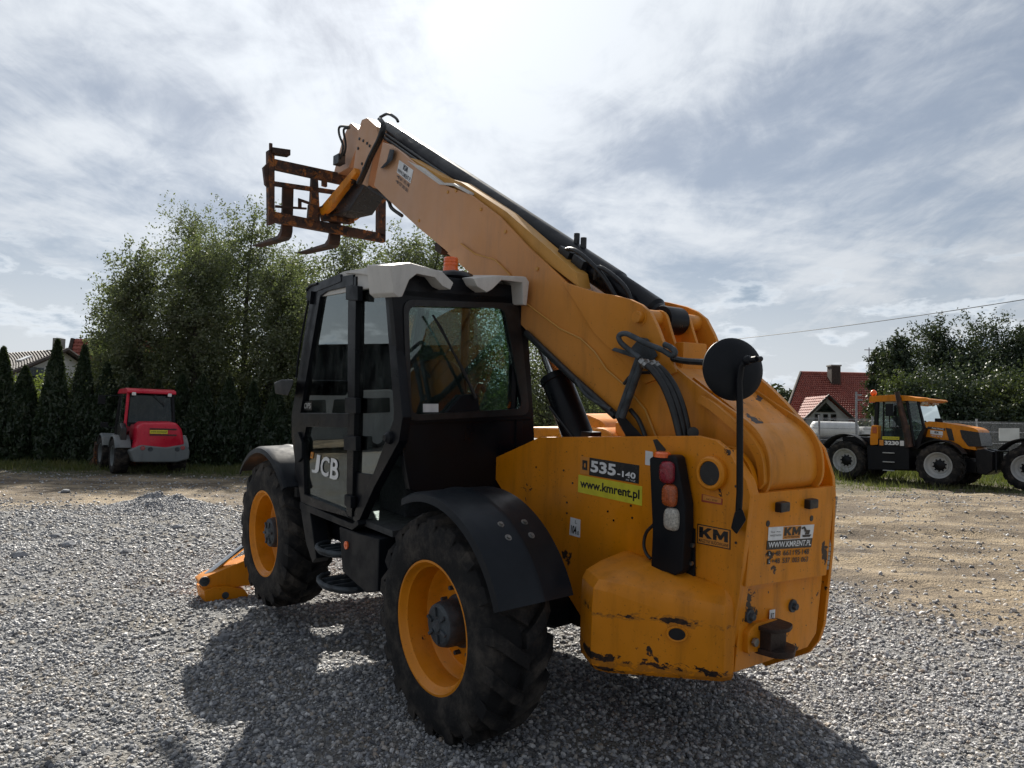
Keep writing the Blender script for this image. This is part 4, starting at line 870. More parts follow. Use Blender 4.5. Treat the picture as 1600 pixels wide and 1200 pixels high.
# front stabiliser ---------------------------------------------
def stab(s):
    yb = 1.0*s if s < 0 else 0
    mm = Matrix.Identity(4) if s > 0 else Matrix.Diagonal((1, -1, 1, 1))
    b = B(); b.M = mm; b.prism([(1.454,0.029),(1.387,0.067),(0.971,0.189),(0.654,0.264),(0.649,0.068),(0.996,-0.085),(1.384,-0.067),(1.430,-0.029)], 'x', 3.62, 3.80); st_ = b.build('stabiliser', 'yellow_paint', T, bevel=.012)
    b = B(); b.M = mm; b.prism([(1.423,-0.056),(1.332,-0.040),(1.214,-0.046),(1.044,-0.110),(0.967,-0.236),(0.980,-0.247),(1.397,-0.205)], 'x', 3.58, 3.86); b.build('stabiliser_foot', 'yellow_paint', st_, bevel=.010)
    b = B(); b.M = mm; p, q_ = [(3.720,1.369,0.048)][0], [(3.720,0.956,0.328)][0]; b.cyl(p, q_, .028, 16); b.build('stabiliser_rod', 'chrome', st_)
    b = B(); b.M = mm; p = [(3.620,1.412,0.024)][0]; b.lathe([(0, -.03), (.02, -.03), (.022, -.022), (.045, -.02), (.045, 0)], (3.62, p[1], p[2]), 'x', 24); p = [(3.580,1.229,-0.129)][0]; b.cyl((3.572, p[1], p[2]), (3.59, p[1], p[2]), .032, 20); b.build('stabiliser_pin', 'hub_grey', st_)
stab(1); stab(-1)
b = B(); b.bx(3.45, 3.85, -.75, .75, .42, .75); b.build('front_beam', 'yellow_paint', T, bevel=.02)

# ------------------------------------------------------------ cab
Y1 = 1.10
def side(name, px, mat, parent, y0=1.035, y1=1.10, bevel=.006):
    b = B(); b.prism(px, 'y', y0, y1); return b.build(name, mat, parent, bevel=bevel)
cab = side('cab', [(0.861,2.655),(0.754,2.616),(0.678,2.475),(0.499,1.746),(0.539,1.593),(0.857,1.262),(1.087,0.977),(1.158,0.999),(1.141,1.055),(0.888,1.330),(0.620,1.719),(0.615,1.787),(0.764,2.481),(0.813,2.588)], 'black_paint', T)
RWO = [(1.144,2.537),(0.068,2.584),(-0.035,1.712),(1.038,1.699)]; RWI = fillet([(1.032,2.451),(0.250,2.500),(0.063,1.782),(0.988,1.747)], .06)
b = B(); b.ring(RWO, RWI, 'x', .60, .66); b.build('rear_frame', 'black_paint', cab, bevel=.006)
b = B(); b.prism(RWI, 'x', .640, .646); b.build('rear_glass', 'clear_glass', cab, smooth=0)
b = B(); b.ring(fillet([(1.064,2.481),(0.140,2.536),(0.012,1.745),(1.013,1.715)], .07), fillet([(1.026,2.443),(0.264,2.490),(0.079,1.791),(0.982,1.755)], .06), 'x', .590, .602); b.build('window_seal', 'hose_rubber', cab, bevel=.003)
# lower rear panel, right wall, header, floor
b = B(); b.prism([(1.027,1.705),(-0.051,1.720),(-0.073,1.443),(0.069,1.403),(0.084,1.160),(0.672,1.144),(0.967,1.273),(1.041,1.584)], 'x', .62, .68); b.build('rear_panel', 'black_paint', cab, bevel=.008)
b = B(); b.bx(.61, .70, .055, .12, 1.4, 1.76); b.build('rear_step_box', 'black_paint', cab, bevel=.01)
b = B(); b.prism([(.62, .98), (2.1, .98), (2.2, 1.7), (.62, 1.72)], 'y', .08, .12); b.build('right_panel', 'black_paint', cab)
b = B(); b.bx(.66, 2.1, .10, 1.06, .97, 1.01); b.build('cab_floor', 'interior', cab)
for pts in ([(.66, .12, 1.7), (.66, .12, 2.62)], [(2.2, .12, 1.7), (1.95, .12, 2.62)], [(2.2, .12, 1.0), (2.22, .12, 1.7)], [(2.22, 1.07, 1.0), (2.24, 1.07, 1.7)], [(1.95, .12, 2.62), (1.95, 1.07, 2.62)], [(.68, .12, 2.62), (.68, 1.05, 2.56)], [(.66, .12, 2.62), (1.95, .12, 2.62)], [(1.3, .12, 1.7), (1.28, .12, 2.62)]):
    b = B(); b.tube(pts, .035, 8); b.build('cab_pillar', 'black_paint', cab)
b = B(); b.poly([(2.22, .14, 1.2), (2.22, 1.05, 1.2), (2.24, 1.05, 1.7), (1.97, 1.05, 2.6), (1.97, .14, 2.6), (2.24, .14, 1.7)]); b.build('windscreen', 'clear_glass', cab, smooth=0)
b = B(); b.poly([(.68, .10, 1.72), (2.18, .10, 1.72), (1.95, .10, 2.6), (.68, .10, 2.6)]); b.build('right_glass', 'clear_glass', cab, smooth=0)
# door: frame strips, panes, hinges
door = side('door', [(2.307,1.642),(1.958,2.647),(1.825,2.694),(1.567,2.704),(1.215,2.693),(1.210,2.617),(1.653,2.612),(1.781,2.584),(2.117,1.679)], 'black_paint', cab, 1.05, 1.115)
side('door_post', [(1.307,2.680),(1.175,2.677),(1.149,1.715),(1.149,1.019),(1.240,1.012),(1.260,1.709)], 'black_paint', cab, 1.045, 1.112)
side('door_rail', [(2.307,1.647),(2.117,1.684),(1.230,1.729),(1.224,1.631),(1.992,1.581),(2.050,1.461),(1.997,1.054),(1.252,1.047),(1.198,1.011),(2.057,0.965),(2.296,1.481)], 'black_paint', cab, 1.05, 1.114)
side('door_glass', [(2.194,1.664),(1.842,2.600),(1.700,2.623),(1.305,2.632),(1.262,1.718)], 'door_glass', cab, 1.082, 1.087, 0)
lg_ = side('door_glass', [(2.082,1.579),(1.278,1.636),(1.284,1.030),(2.073,1.032)], 'pane_glass', cab, 1.082, 1.087, 0)
side('quarter_glass', [(1.205,2.672),(0.862,2.640),(0.805,2.580),(0.765,2.482),(0.617,1.787),(0.622,1.722),(0.889,1.325),(1.157,1.308)], 'door_glass', cab, 1.072, 1.077, 0)
side('quarter_panel', [(1.168,1.325),(0.863,1.345),(1.130,1.021),(1.180,1.021)], 'black_paint', cab, 1.06, 1.09)
sill = side('door_sill', [(2.072,0.983),(1.125,0.980),(1.049,1.019),(1.028,0.988),(1.123,0.936),(2.068,0.927)], 'black_plastic', cab, 1.0, 1.12)
for px in ([(1.281,2.622),(1.089,2.601),(1.084,2.501),(1.275,2.519)], [(1.246,1.839),(1.075,1.842),(1.069,1.738),(1.239,1.733)], [(1.251,1.571),(1.060,1.582),(1.055,1.487),(1.245,1.473)], [(1.217,1.169),(1.115,1.166),(1.111,1.088),(1.212,1.090)]):
    side('hinge', px, 'black_plastic', cab, 1.10, 1.14)
hn = [(2.187,1.510),(2.107,1.532),(2.024,1.463),(2.016,1.338),(2.092,1.294),(2.165,1.374)]; side('door_handle', hn, 'black_plastic', cab, 1.11, 1.135)
lk = [(0.656,1.100,1.607)][0]; b = B(); b.lathe([(0, .05), (.02, .05), (.03, .035), (.04, .03), (.045, 0)], (lk[0], 1.09, lk[2]), 'y', 12); b.build('window_latch', 'black_plastic', cab)
q = [(1.934,1.089,1.236),(1.427,1.089,1.231),(1.420,1.089,1.384),(1.893,1.089,1.382)]
for ch_, u0, u1 in (('J', .03, .30), ('C', .35, .66), ('B', .71, 1.0)): text('lettering', ch_, q, (u0, 0, u1, 1), 'decal_white', lg_, .022, .004)
decal('sticker_emblem', q, 'decal_orange', lg_, .004, (-.09, .72, .01, 1.06)); decal('sticker_emblem', q, 'door_glass', lg_, .005, (-.06, .82, -.02, .96))
q = [(2.173,1.089,1.701),(1.952,1.089,1.713),(1.943,1.089,1.783),(2.151,1.089,1.774)]; o = decal('pane_sticker', q, 'decal_black', cab); text('lettering', 'ROPS', q, (.1, .2, .9, .8), 'decal_white', o)
# wiper and lower motor cover
b = B(); b.prism([(0.734,1.750),(0.596,1.883),(0.471,1.892),(0.434,1.747)], 'x', .60, .64); b.build('wiper_motor', 'black_plastic', cab, bevel=.008)
b = B(); b.tube([(0.575,0.503,1.864),(0.575,0.618,2.064),(0.575,0.708,2.187)], [.012, .010, .008], 8); b.tube([(0.580,0.854,2.399),(0.580,0.731,2.228),(0.580,0.615,2.051)], .007, 8); b.tube([(0.572,0.854,2.395),(0.572,0.789,2.321),(0.572,0.588,2.000)], .005, 6); b.build('wiper', 'hose_rubber', cab)
q = [(0.638,0.872,1.768),(0.638,0.755,1.767),(0.638,0.757,1.822),(0.638,0.874,1.822)]; o = decal('pane_label', [q[1], q[0], q[3], q[2]][::1] if False else q, 'pane_tint' if 'pane_tint' in MT else 'decal_white', cab)
# roof: slab, two rear hoods, dark header
b = B(); b.prism(fillet([(2.02, 2.60), (1.95, 2.68), (1.40, 2.735), (.70, 2.715), (.66, 2.58), (1.9, 2.585)], .03), 'y', .12, 1.10); roof = b.build('roof', 'roof_white', cab, bevel=.03, seg=3)
b = B(); b.prism(fillet([(2.06, 2.585), (1.98, 2.68), (1.42, 2.72), (1.40, 2.66), (1.9, 2.62)], .02), 'y', .10, 1.12); b.build('roof_front_edge', 'black_paint', roof, bevel=.01)
hl = [(1.192,2.505),(1.157,2.481),(1.130,2.487),(1.093,2.593),(1.040,2.638),(0.911,2.629),(0.852,2.578),(0.793,2.560),(0.771,2.611),(0.855,2.671),(1.087,2.700),(1.227,2.668)]
hl2 = [(0.585,2.605),(0.506,2.571),(0.464,2.596),(0.386,2.669),(0.209,2.670),(0.187,2.517),(0.152,2.515),(0.147,2.681),(0.177,2.713),(0.441,2.693),(0.622,2.656)]
def hood_part(px, side_):
    cy = sum(p[0] for p in px)/len(px)
    secs = []
    for x, k, dz in ((.47, 1.0, -.006), (.50, 1.0, 0), (.62, 1.0, .012), (.80, .98, .03)):
        secs.append([(x+(.015 if z < 2.55 else 0), cy+(y-cy)*k, z+dz*(1 if z > 2.6 else .5)) for y, z in px])
    b = B(); b.loft(secs); return b.build('roof_hood', 'roof_white', roof, bevel=.008, smooth=42)
hood_part(hl, 1); hood_part(hl2, -1)
b = B(); b.prism([(1.361,2.717),(1.011,2.712),(0.715,2.710),(0.658,2.594),(0.712,2.501),(0.774,2.531),(0.795,2.590),(0.869,2.643),(1.076,2.680)], 'y', .95, 1.125); b.build('roof_side', 'roof_white', roof, bevel=.012)
b = B(); b.bx(.60, .75, .16, 1.06, 2.50, 2.66); b.build('roof_header', 'black_paint', roof, bevel=.01)
b = B(); b.ball((.72, .60, 2.68), .12, 1.1, 1.2, .42); b.build('wiper_bulge', 'black_paint', roof)
# beacon
bc = Vector([(0.853,0.550,2.724)][0])
b = B(); b.cyl(bc+Vector((0, 0, -.12)), bc+Vector((0, 0, -.01)), .016, 10); b.cyl(bc+Vector((0, 0, -.02)), bc+Vector((0, 0, .01)), .055, 24); b.tube(curve([bc+Vector((-.05, -.02, -.15)), bc+Vector((-.06, -.06, -.02)), bc+Vector((-.03, -.08, .02))], 10), .012, 8); bs = b.build('beacon_stem', 'black_plastic', roof)
b = B(); b.lathe([(0, .115), (.045, .115), (.051, .105), (.049, .095), (.052, .085), (.049, .075), (.053, .06), (.050, .05), (.054, .03), (.052, .01), (.054, 0)], bc, 'z', 28); b.build('beacon', 'beacon_amber' if 'beacon_amber' in MT else 'reflector_orange', roof, smooth=30)
# mirror, front grab rail and lamp
b = B(); b.tube([(1.994,1.120,2.604),(2.024,1.120,2.656),(1.948,1.120,2.679),(1.824,1.120,2.683)], .012, 8); b.tube(curve([(1.942,1.140,2.558),(2.010,1.140,2.414),(2.100,1.140,2.191),(2.153,1.140,1.962)], 12), .009, 8); b.prism([(1.972,2.635),(1.896,2.629),(1.915,2.532),(1.979,2.541)], 'y', 1.06, 1.14); b.build('grab_rail', 'black_plastic', cab)
b = B(); b.hexa([(2.771,1.100,1.909),(2.588,1.100,1.940),(2.325,1.100,1.945),(2.323,1.100,1.908),(2.431,1.100,1.810),(2.733,1.100,1.815)], [(2.147,1.320,1.919),(1.982,1.320,1.947),(1.747,1.320,1.951),(1.745,1.320,1.918),(1.841,1.320,1.830),(2.113,1.320,1.835)]); b.build('front_mirror', 'black_plastic', cab, bevel=.012)
# seat and controls
b = B(); b.prism(fillet([(-.25, 1.5), (-.27, 1.95), (-.2, 2.12), (.2, 2.12), (.27, 1.95), (.25, 1.5)], .08), 'z', 0, 1)
b.bm.clear(); b.prism(fillet([(.36, 1.42), (.34, 1.95), (.42, 2.12), (.72, 2.12), (.84, 1.95), (.82, 1.42)], .10), 'x', .92, 1.04); seat = b.build('seat', 'seat_fabric', cab, bevel=.03, seg=3)
b = B(); b.prism(fillet([(.36, .95), (.84, .95), (.84, 1.5), (.36, 1.5)], .06), 'z', 1.36, 1.48); b.M = Matrix.Identity(4); b.bm.clear(); b.bx(.98, 1.5, .36, .84, 1.36, 1.48); b.bx(1.0, 1.4, .42, .78, 1.0, 1.36); b.build('seat_cushion', 'seat_fabric', seat, bevel=.03)
b = B(); b.tube([(1.75+.14*math.cos(t)*.5, .6+.18*math.sin(t), 1.72+.14*math.cos(t)*.8) for t in np.linspace(0, 2*math.pi, 25)[:-1]], .014, 8, True); b.tube([(1.75, .6, 1.72), (1.95, .6, 1.3)], .04, 10); b.bx(1.9, 2.15, .15, 1.0, 1.0, 1.45); b.build('steering_wheel', 'interior', cab)
b = B(); b.tube(curve([(1.0, .22, 1.5), (1.0, .22, 1.8), (1.0, .17, 1.95), (1.0, .12, 1.9)], 10), .02, 8); b.bx(.95, 1.3, .14, .30, 1.45, 1.55); b.build('control_lever', 'interior', cab)

# ------------------------------------------------------------ trees
def leaf_quads(P, size, up=.0, stretch=1.6):
    """one small quad per point, randomly turned"""
    n = len(P); a = rng.normal(size=(n, 3)); a[:, 2] *= 1-up; a /= np.linalg.norm(a, axis=1)[:, None]
    h = rng.normal(size=(n, 3)); b = np.cross(a, h); b /= np.linalg.norm(b, axis=1)[:, None]+1e-9
    s = (size*(.6+.8*rng.random(n)))[:, None]*.5
    u = a*s*stretch; w = b*s
    V = np.stack([P-u, P+w*.8, P+u, P-w*.8], 1).reshape(-1, 3)
    return V, np.arange(4*n).reshape(-1, 4)
def trunk_mesh(paths):
    b = B()
    for p, r in paths: b.tube(p, r, 7)
    return b
def birch(x, y, H, rad, n=7000, leaf=.13, mat='birch_leaf', base=.12, label=None, droop=.5, name='birch_tree', group='leafy trees behind the hedge row', cat='tree', nb=34):
    z0 = float(gz(x, y)); root = empty(name, (x, y, z0-.03)); tag(root, label, cat, group)
    lean = rng.normal(0, .03, 2)*H; paths = []; pts = []
    tr = [Vector((lean[0]*t*t+math.sin(t*5+x)*.08, lean[1]*t*t, H*t*.97)) for t in np.linspace(0, 1, 9)]
    paths.append((tr, [max(.012, (.016*H+.03)*(1-t*.95)) for t in np.linspace(0, 1, 9)]))
    per = n//nb
    for k in range(nb):
        t = base+(1-base)*((k+.5)/nb)**.9; a = k*2.4+rng.normal(0, .4)
        prof = min(1, (t-base)/.22+.25)*max(0., 1.04-t)**.62*1.25; L = rad*prof*rng.uniform(.6, 1.15)+.12
        p0 = tr[0].lerp(tr[-1], t); p0.x += 0; rise = L*rng.uniform(.25, .8)
        d = Vector((math.cos(a), math.sin(a), 0)); pm = p0+d*L*.55+Vector((0, 0, rise*.7)); p1 = p0+d*L+Vector((0, 0, rise*.75-droop*L*.25))
        if p1.z > H*1.02: p1.z = H*1.0
        paths.append(([p0, pm, p1], [.012*H*(1-t)*.5+.012, .014, .006]))
        m = int(per*(.5+L/rad*.7)); u = rng.random(m)**.55
        c = np.outer((1-u)**2, p0)+np.outer(2*u*(1-u), pm)+np.outer(u*u, p1)
        sp = .13*rad+.17*u*rad
        # leaves hang in several little sprays off each limb
        ns = 12; sc_ = rng.integers(0, ns, m); so_ = np.clip(rng.normal(0, 1, (ns, 3)), -1.5, 1.5); so_[:, 2] = so_[:, 2]*.9-droop*.5
        c = c+so_[sc_]*sp[:, None]*1.45+np.clip(rng.normal(0, 1, (m, 3)), -1.7, 1.7)*np.array([.5, .5, .75])*sp[:, None]*.52; pts.append(c)
    P = np.concatenate(pts); P = P[P[:, 2] > .25]
    V, F = leaf_quads(P, leaf); put('crown', npmesh('crown', V, F), mat, root, 0)
    trunk_mesh(paths).build('trunk', 'bark', root)
    return root
def thuja(x, y, H, rad, label, n=9000):
    z0 = float(gz(x, y)); root = empty('thuja', (x, y, z0-.03)); tag(root, label, 'conifer', 'row of columnar conifers along the yard edge')
    t = rng.random(n)**.85; a = rng.uniform(0, 6.283, n)
    rr = rad*np.minimum(1, (1-t)**.72*1.28)*(.78+.3*vnoise(a*2.2+x, t*9, 1., 51))*(.72+.34*rng.random(n)**.5)
    P = np.stack([rr*np.cos(a), rr*np.sin(a), .1+t*H], 1)
    V, F = leaf_quads(P, np.full(n, .085), 0, 1.8); V[:, 2] += (V[:, 2]-np.repeat(P[:, 2], 4))*.6
    put('crown', npmesh('crown', V, F), 'thuja_leaf', root, 0)
    b = B(); b.tube([(0, 0, 0), (0, 0, H*.3), (0, 0, H*.75), (0, 0, H*.97)], [rad*.62, rad*.62, rad*.35, .02], 9); b.build('inner_branches', 'thuja_leaf', root)
    b = B(); b.tube([(0, 0, 0), (0, 0, .4)], .08, 7); b.build('trunk', 'bark', root)
    return root
def gp(px, D):
    """ground position for a picture column at a distance"""
    return ((px-800)/1109*D, D)
tops = [(2, 548, 'columnar conifer cut by the left picture edge'), (38, 578, 'short columnar conifer second from the left edge'), (86, 536, 'tall pointed conifer in front of the white gable'), (129, 545, 'slim conifer right beside the white gable house'),
        (166, 572, 'wide dark conifer just left of the red loader'), (206, 592, 'dark conifer half hidden by the red loader'), (248, 600, 'dark conifer directly behind the red loader cab'), (284, 590, 'dark conifer just right of the red loader cab'),
        (316, 592, 'slim conifer midway between red loader and telehandler'), (358, 596, 'conifer left of the telehandler front fender'), (396, 602, 'conifer above the telehandler front fender'), (432, 606, 'conifer beside the telehandler cab mirror'), (470, 606, 'conifer seen through the telehandler door glass')]
for k, (px, ty, lab) in enumerate(tops):
    D = 25.2+.25*math.sin(k*2.1); x, y = gp(px, D); base = 662-(800-px)*.0227+1.737*1109/D
    thuja(x, y, (base-ty)/1109*D, .56+.08*math.sin(k*1.7), lab)
bt_ = [(168, 512, .8, 'lowest leafy tree at the left end of the grove'), (188, 440, 1.1, 'left outer leafy tree of the grove above the wide conifer'), (218, 388, 1.3, 'leafy tree third from the left end of the grove'), (258, 322, 1.6, 'tallest leafy tree on the left with a pointed top'), (300, 372, 1.3, 'leafy tree between the two tallest tops'),
       (335, 368, 1.3, 'leafy tree just left of the second tallest top'), (380, 318, 1.5, 'second tallest leafy tree left of the forks'), (422, 400, 1.3, 'leafy tree directly below the left fork'), (458, 398, 1.3, 'leafy tree below the right fork tip'), (522, 368, 1.5, 'leafy tree below the fork carriage'),
       (566, 405, 1.4, 'leafy tree just left of the cab roof'), (612, 368, 1.5, 'leafy tree rising behind the cab roof under the boom'), (655, 358, 1.5, 'bushy tree behind the orange beacon'), (690, 392, 1.4, 'lower tree behind the beacon touching the boom'),
       (745, 430, 1.7, 'leafy tree seen through the left of the rear cab window'), (800, 470, 1.7, 'leafy tree seen through the right of the rear cab window'), (858, 500, 1.6, 'leafy tree in the gap between cab and boom'), (912, 530, 1.5, 'leafy tree below the boom beside the lift ram')]
for k, (px, ty, rad, lab) in enumerate(bt_):
    D = 29.5+3*math.sin(k*2.6); x, y = gp(px, D); base = 662-(800-px)*.0227+1.737*1109/D; H = (base-ty)/1109*D
    birch(x, y, H, rad*1.12, n=27000 if px < 700 else 14000, leaf=.072, label=lab, base=.06, droop=.6, nb=46)
for k, (px, ty, rad, lab) in enumerate([(20, 612, 1.2, 'bright green bush between the left conifers'), (62, 604, 1.2, 'bright green bush under the white gable'), (108, 600, 1.1, 'yellow-green bush behind the slim conifer'), (148, 585, 1.3, 'yellow-green bush left of the wide conifer')]):
    D = 27.4; x, y = gp(px, D); base = 662-(800-px)*.0227+1.737*1109/D
    birch(x, y, (base-ty)/1109*D, rad, n=6000, leaf=.075, mat='bush_leaf', base=.05, label=lab, name='bush', group='bushes behind the conifer row', cat='bush', nb=22)
for k, (px, ty, rad, D, lab) in enumerate([(1384, 545, 2.0, 46, 'thin dark tree rising behind the red roof'), (1413, 528, 2.7, 44, 'dark tree behind the tractor cab roof'), (1464, 508, 3.3, 45, 'tallest dark tree behind the tractor bonnet'), (1508, 552, 3.0, 43, 'dark tree right of the tallest one'),
        (1546, 512, 3.1, 44, 'dark tree with two tops above the tractor front'), (1590, 522, 3.0, 43, 'dark tree at the right picture edge'), (1630, 520, 2.4, 44, 'dark tree cut by the right picture edge')]):
    x, y = gp(px, D); base = 662-(800-px)*.0227+1.737*1109/D; birch(x, y, (base-ty)/1109*D, rad*(.42 if px < 1420 else .66+.16*math.sin(k*2.3)), n=24000, leaf=.10, mat='pine_leaf', base=.04, label=lab, droop=.15, name='dark_tree', group='dark trees beyond the fence', nb=38)
for k, (px, ty, rad, D, mt_, lab) in enumerate([(1408, 592, 1.3, 40, 'olive_leaf', 'olive green tree beside the red roof above the tractor cab'), (1448, 600, 2.0, 39, 'pine_leaf', 'low dark tree behind the tractor windscreen'), (1490, 598, 2.3, 38, 'pine_leaf', 'low dark tree behind the tractor bonnet'), (1535, 600, 2.3, 38, 'pine_leaf', 'low dark tree behind the white fence sign'), (1578, 602, 1.7, 37, 'olive_leaf', 'lighter green tree above the white fence sign'), (1620, 590, 2.4, 38, 'pine_leaf', 'low dark tree at the right edge behind the fence'), (1352, 668, .8, 46, 'pine_leaf', 'low dark shrub behind the tractor rear wheel')]):
    x, y = gp(px, D); base = 662-(800-px)*.0227+1.737*1109/D
    birch(x, y, (base-ty)/1109*D, rad, n=11000, leaf=.10, mat=mt_, base=.05, label=lab, droop=.2, name='leafy_tree', group='low trees behind the fence', nb=26)
# far-off wood closing the horizon: reads as one dark mass
P_ = []
for az_ in np.arange(-75, 76, .9):
    D = 115+rng.uniform(-8, 14); hh_ = rng.uniform(6.0, 9.5); c = np.array([D*math.sin(R(az_)), D*math.cos(R(az_)), 0])
    m = 330; u = rng.normal(0, 1, (m, 3)); u /= np.linalg.norm(u, axis=1)[:, None]; u *= rng.random((m, 1))**.4
    P_.append(c+np.array([0, 0, hh_*.5])+u*np.array([1.9, 1.9, hh_*.52]))
P_ = np.concatenate(P_); V, F = leaf_quads(P_, np.full(len(P_), .75), 0, 1.2)
tag(put('distant_wood', npmesh('distant_wood', V, F), 'pine_leaf', None, 0), 'far-off dark green wood along the horizon', 'wood', kind='stuff')
for px, ty, lab in ((1188, 606, 'round distant tree left of the red roofed house'), (1214, 612, 'distant tree behind the utility pole'), (1236, 622, 'small distant tree touching the red roof')):
    D = 80; x, y = gp(px, D); base = 662-(800-px)*.0227+1.737*1109/D; birch(x, y, (base-ty)/1109*D, 2.0, n=2200, leaf=.3, mat='pine_leaf', label=lab, droop=.1, name='leafy_tree', group='distant trees left of the house', nb=20)

# ------------------------------------------------------------ houses
def tiled(name, q, mat, parent, nu, nv, amp=.05):
    """roof slope [eave l, eave r, ridge r, ridge l] with pan tiles: rounded rolls across, a small step at each course"""
    q = [Vector(p) for p in q]; nn = (q[1]-q[0]).cross(q[3]-q[0]).normalized(); nn = nn if nn.z > 0 else -nn
    V = []; k = 4; cols = nu*k+1
    for j in range(nv):
        for e in (0, 1):
            v = (j+e*1.04)/nv; v = min(v, 1)
            for i in range(cols):
                u = i/(cols-1); ph = (i % k)/k*2*math.pi; V.append(quadpt(q, u, v)+nn*(amp*.5*math.cos(ph)+amp*(1-e)*.9))
    F = []
    for j in range(nv*2-1):
        for i in range(cols-1): a = j*cols+i; F.append((a, a+1, a+cols+1, a+cols))
    o = put(name, npmesh(name, V, F), mat, parent, 30); return o
# red roofed house on the right
hs = empty('house', ([(24.83,55.00,0.18)][0][0], 55, 0)); tag(hs, 'white house with big red tiled roof, chimney and dormer at right', 'house')
def hp_(lst): return [Vector(p)-hs.location for p in lst]
el, er = hp_([(19.73,52.00,1.95)])[0], hp_([(28.54,52.00,2.10)])[0]; rl, rr_ = hp_([(23.63,58.00,6.46)])[0], hp_([(31.24,58.00,6.85)])[0]
er.z = el.z; rr_.z = rl.z
rf = tiled('roof', [el, er, rr_, rl], 'roof_red', hs, 46, 26, .07)
bl, br = Vector((26.8-hs.location.x, el.y+14, el.z)), Vector((er.x+1.0, er.y+14, er.z)); tiled('roof', [br, bl, rl, rr_], 'roof_red', hs, 30, 12, .07)
b = B(); b.tube([rl, rr_], .12, 8); b.build('ridge_cap', 'roof_red', rf)
b = B(); b.tube([el+Vector((0, 0, .05)), rl+Vector((0, 0, .05))], .10, 6); b.tube([er, rr_], .10, 6); b.build('verge_board', 'dark_wood', rf)
b = B(); b.hexa([(el.x+.6, el.y+.7, -.1), (er.x-.6, er.y+.7, -.1), (er.x-.3, er.y+13, -.1), (26.9-hs.location.x, el.y+13, -.1)], [(el.x+.6, el.y+.7, el.z-.05), (er.x-.6, er.y+.7, el.z-.05), (er.x-.3, er.y+13, el.z-.05), (26.9-hs.location.x, el.y+13, el.z-.05)]); b.build('wall', 'plaster', hs)
b = B(); b.poly([(el.x+.5, el.y+.8, el.z), (27.0-hs.location.x, el.y+13, el.z), rl+Vector((.2, 0, -.15))]); b.build('gable_wall', 'plaster', hs)
cc = hp_([(25.90,57.00,5.67)])[0]; b = B(); b.bx(cc.x-.36, cc.x+.36, cc.y-.4, cc.y+.4, cc.z-.8, cc.z+1.25); ch = b.build('chimney', 'dark_wood', rf); b = B(); b.bx(cc.x-.42, cc.x+.42, cc.y-.46, cc.y+.46, cc.z+1.25, cc.z+1.36); b.build('chimney_cap', 'concrete', rf)
# dormer gable
da, dl, dr_ = hp_([(22.80,51.00,4.28),(20.92,51.00,2.39),(24.87,51.00,2.39)]); dr_.z = dl.z; yb_ = da.y+5.0
b = B(); b.prism([(dl.x+.45, dl.z-1.6), (dr_.x-.45, dl.z-1.6), (dr_.x-.45, dl.z+.35), (da.x, da.z-.12), (dl.x+.45, dl.z+.35)], 'y', da.y+.4, yb_); dm = b.build('dormer', 'plaster', hs)
tiled('dormer_roof', [dl, Vector((dl.x, yb_, dl.z)), Vector((da.x, yb_, da.z)), da], 'roof_red', dm, 14, 9, .07); tiled('dormer_roof', [Vector((dr_.x, yb_, dr_.z)), dr_, da, Vector((da.x, yb_, da.z))], 'roof_red', dm, 14, 9, .07)
b = B(); b.tube([dl+Vector((0, .02, 0)), da+Vector((0, .02, 0)), dr_+Vector((0, .02, 0))], .10, 6); b.build('dormer_verge', 'dark_wood', dm)
def win(parent, x0, x1, z0, z1, y, tri=False):
    pts = [(x0, z0), (x1, z0), ((x0+x1)/2, z1)] if tri else [(x0, z0), (x1, z0), (x1, z1), (x0, z1)]
    c0 = (sum(p[0] for p in pts)/len(pts), sum(p[1] for p in pts)/len(pts)); inn = [(c0[0]+(p[0]-c0[0])*.82, c0[1]+(p[1]-c0[1])*.86) for p in pts]
    b = B(); b.ring(pts, inn, 'y', y-.05, y+.05); o = b.build('window', 'dark_wood', parent); b = B(); b.prism(inn, 'y', y-.005, y+.02); b.build('pane', 'dark_glass', o if parent is hs else parent, smooth=0)
w3 = hp_([(22.06,51.30,3.67),(23.45,51.30,3.70),(22.75,51.30,3.08),(21.96,51.30,2.93),(22.33,51.30,2.38),(22.57,51.30,2.94),(22.89,51.30,2.39),(23.12,51.30,2.95),(23.49,51.30,2.41)])
win(dm, w3[2].x-.72, w3[2].x+.72, w3[2].z, w3[0].z+.12, da.y+.38, True)
for a, c in ((3, 4), (5, 6), (7, 8)): win(dm, w3[a].x, w3[c].x, w3[c].z, w3[a].z, da.y+.38)
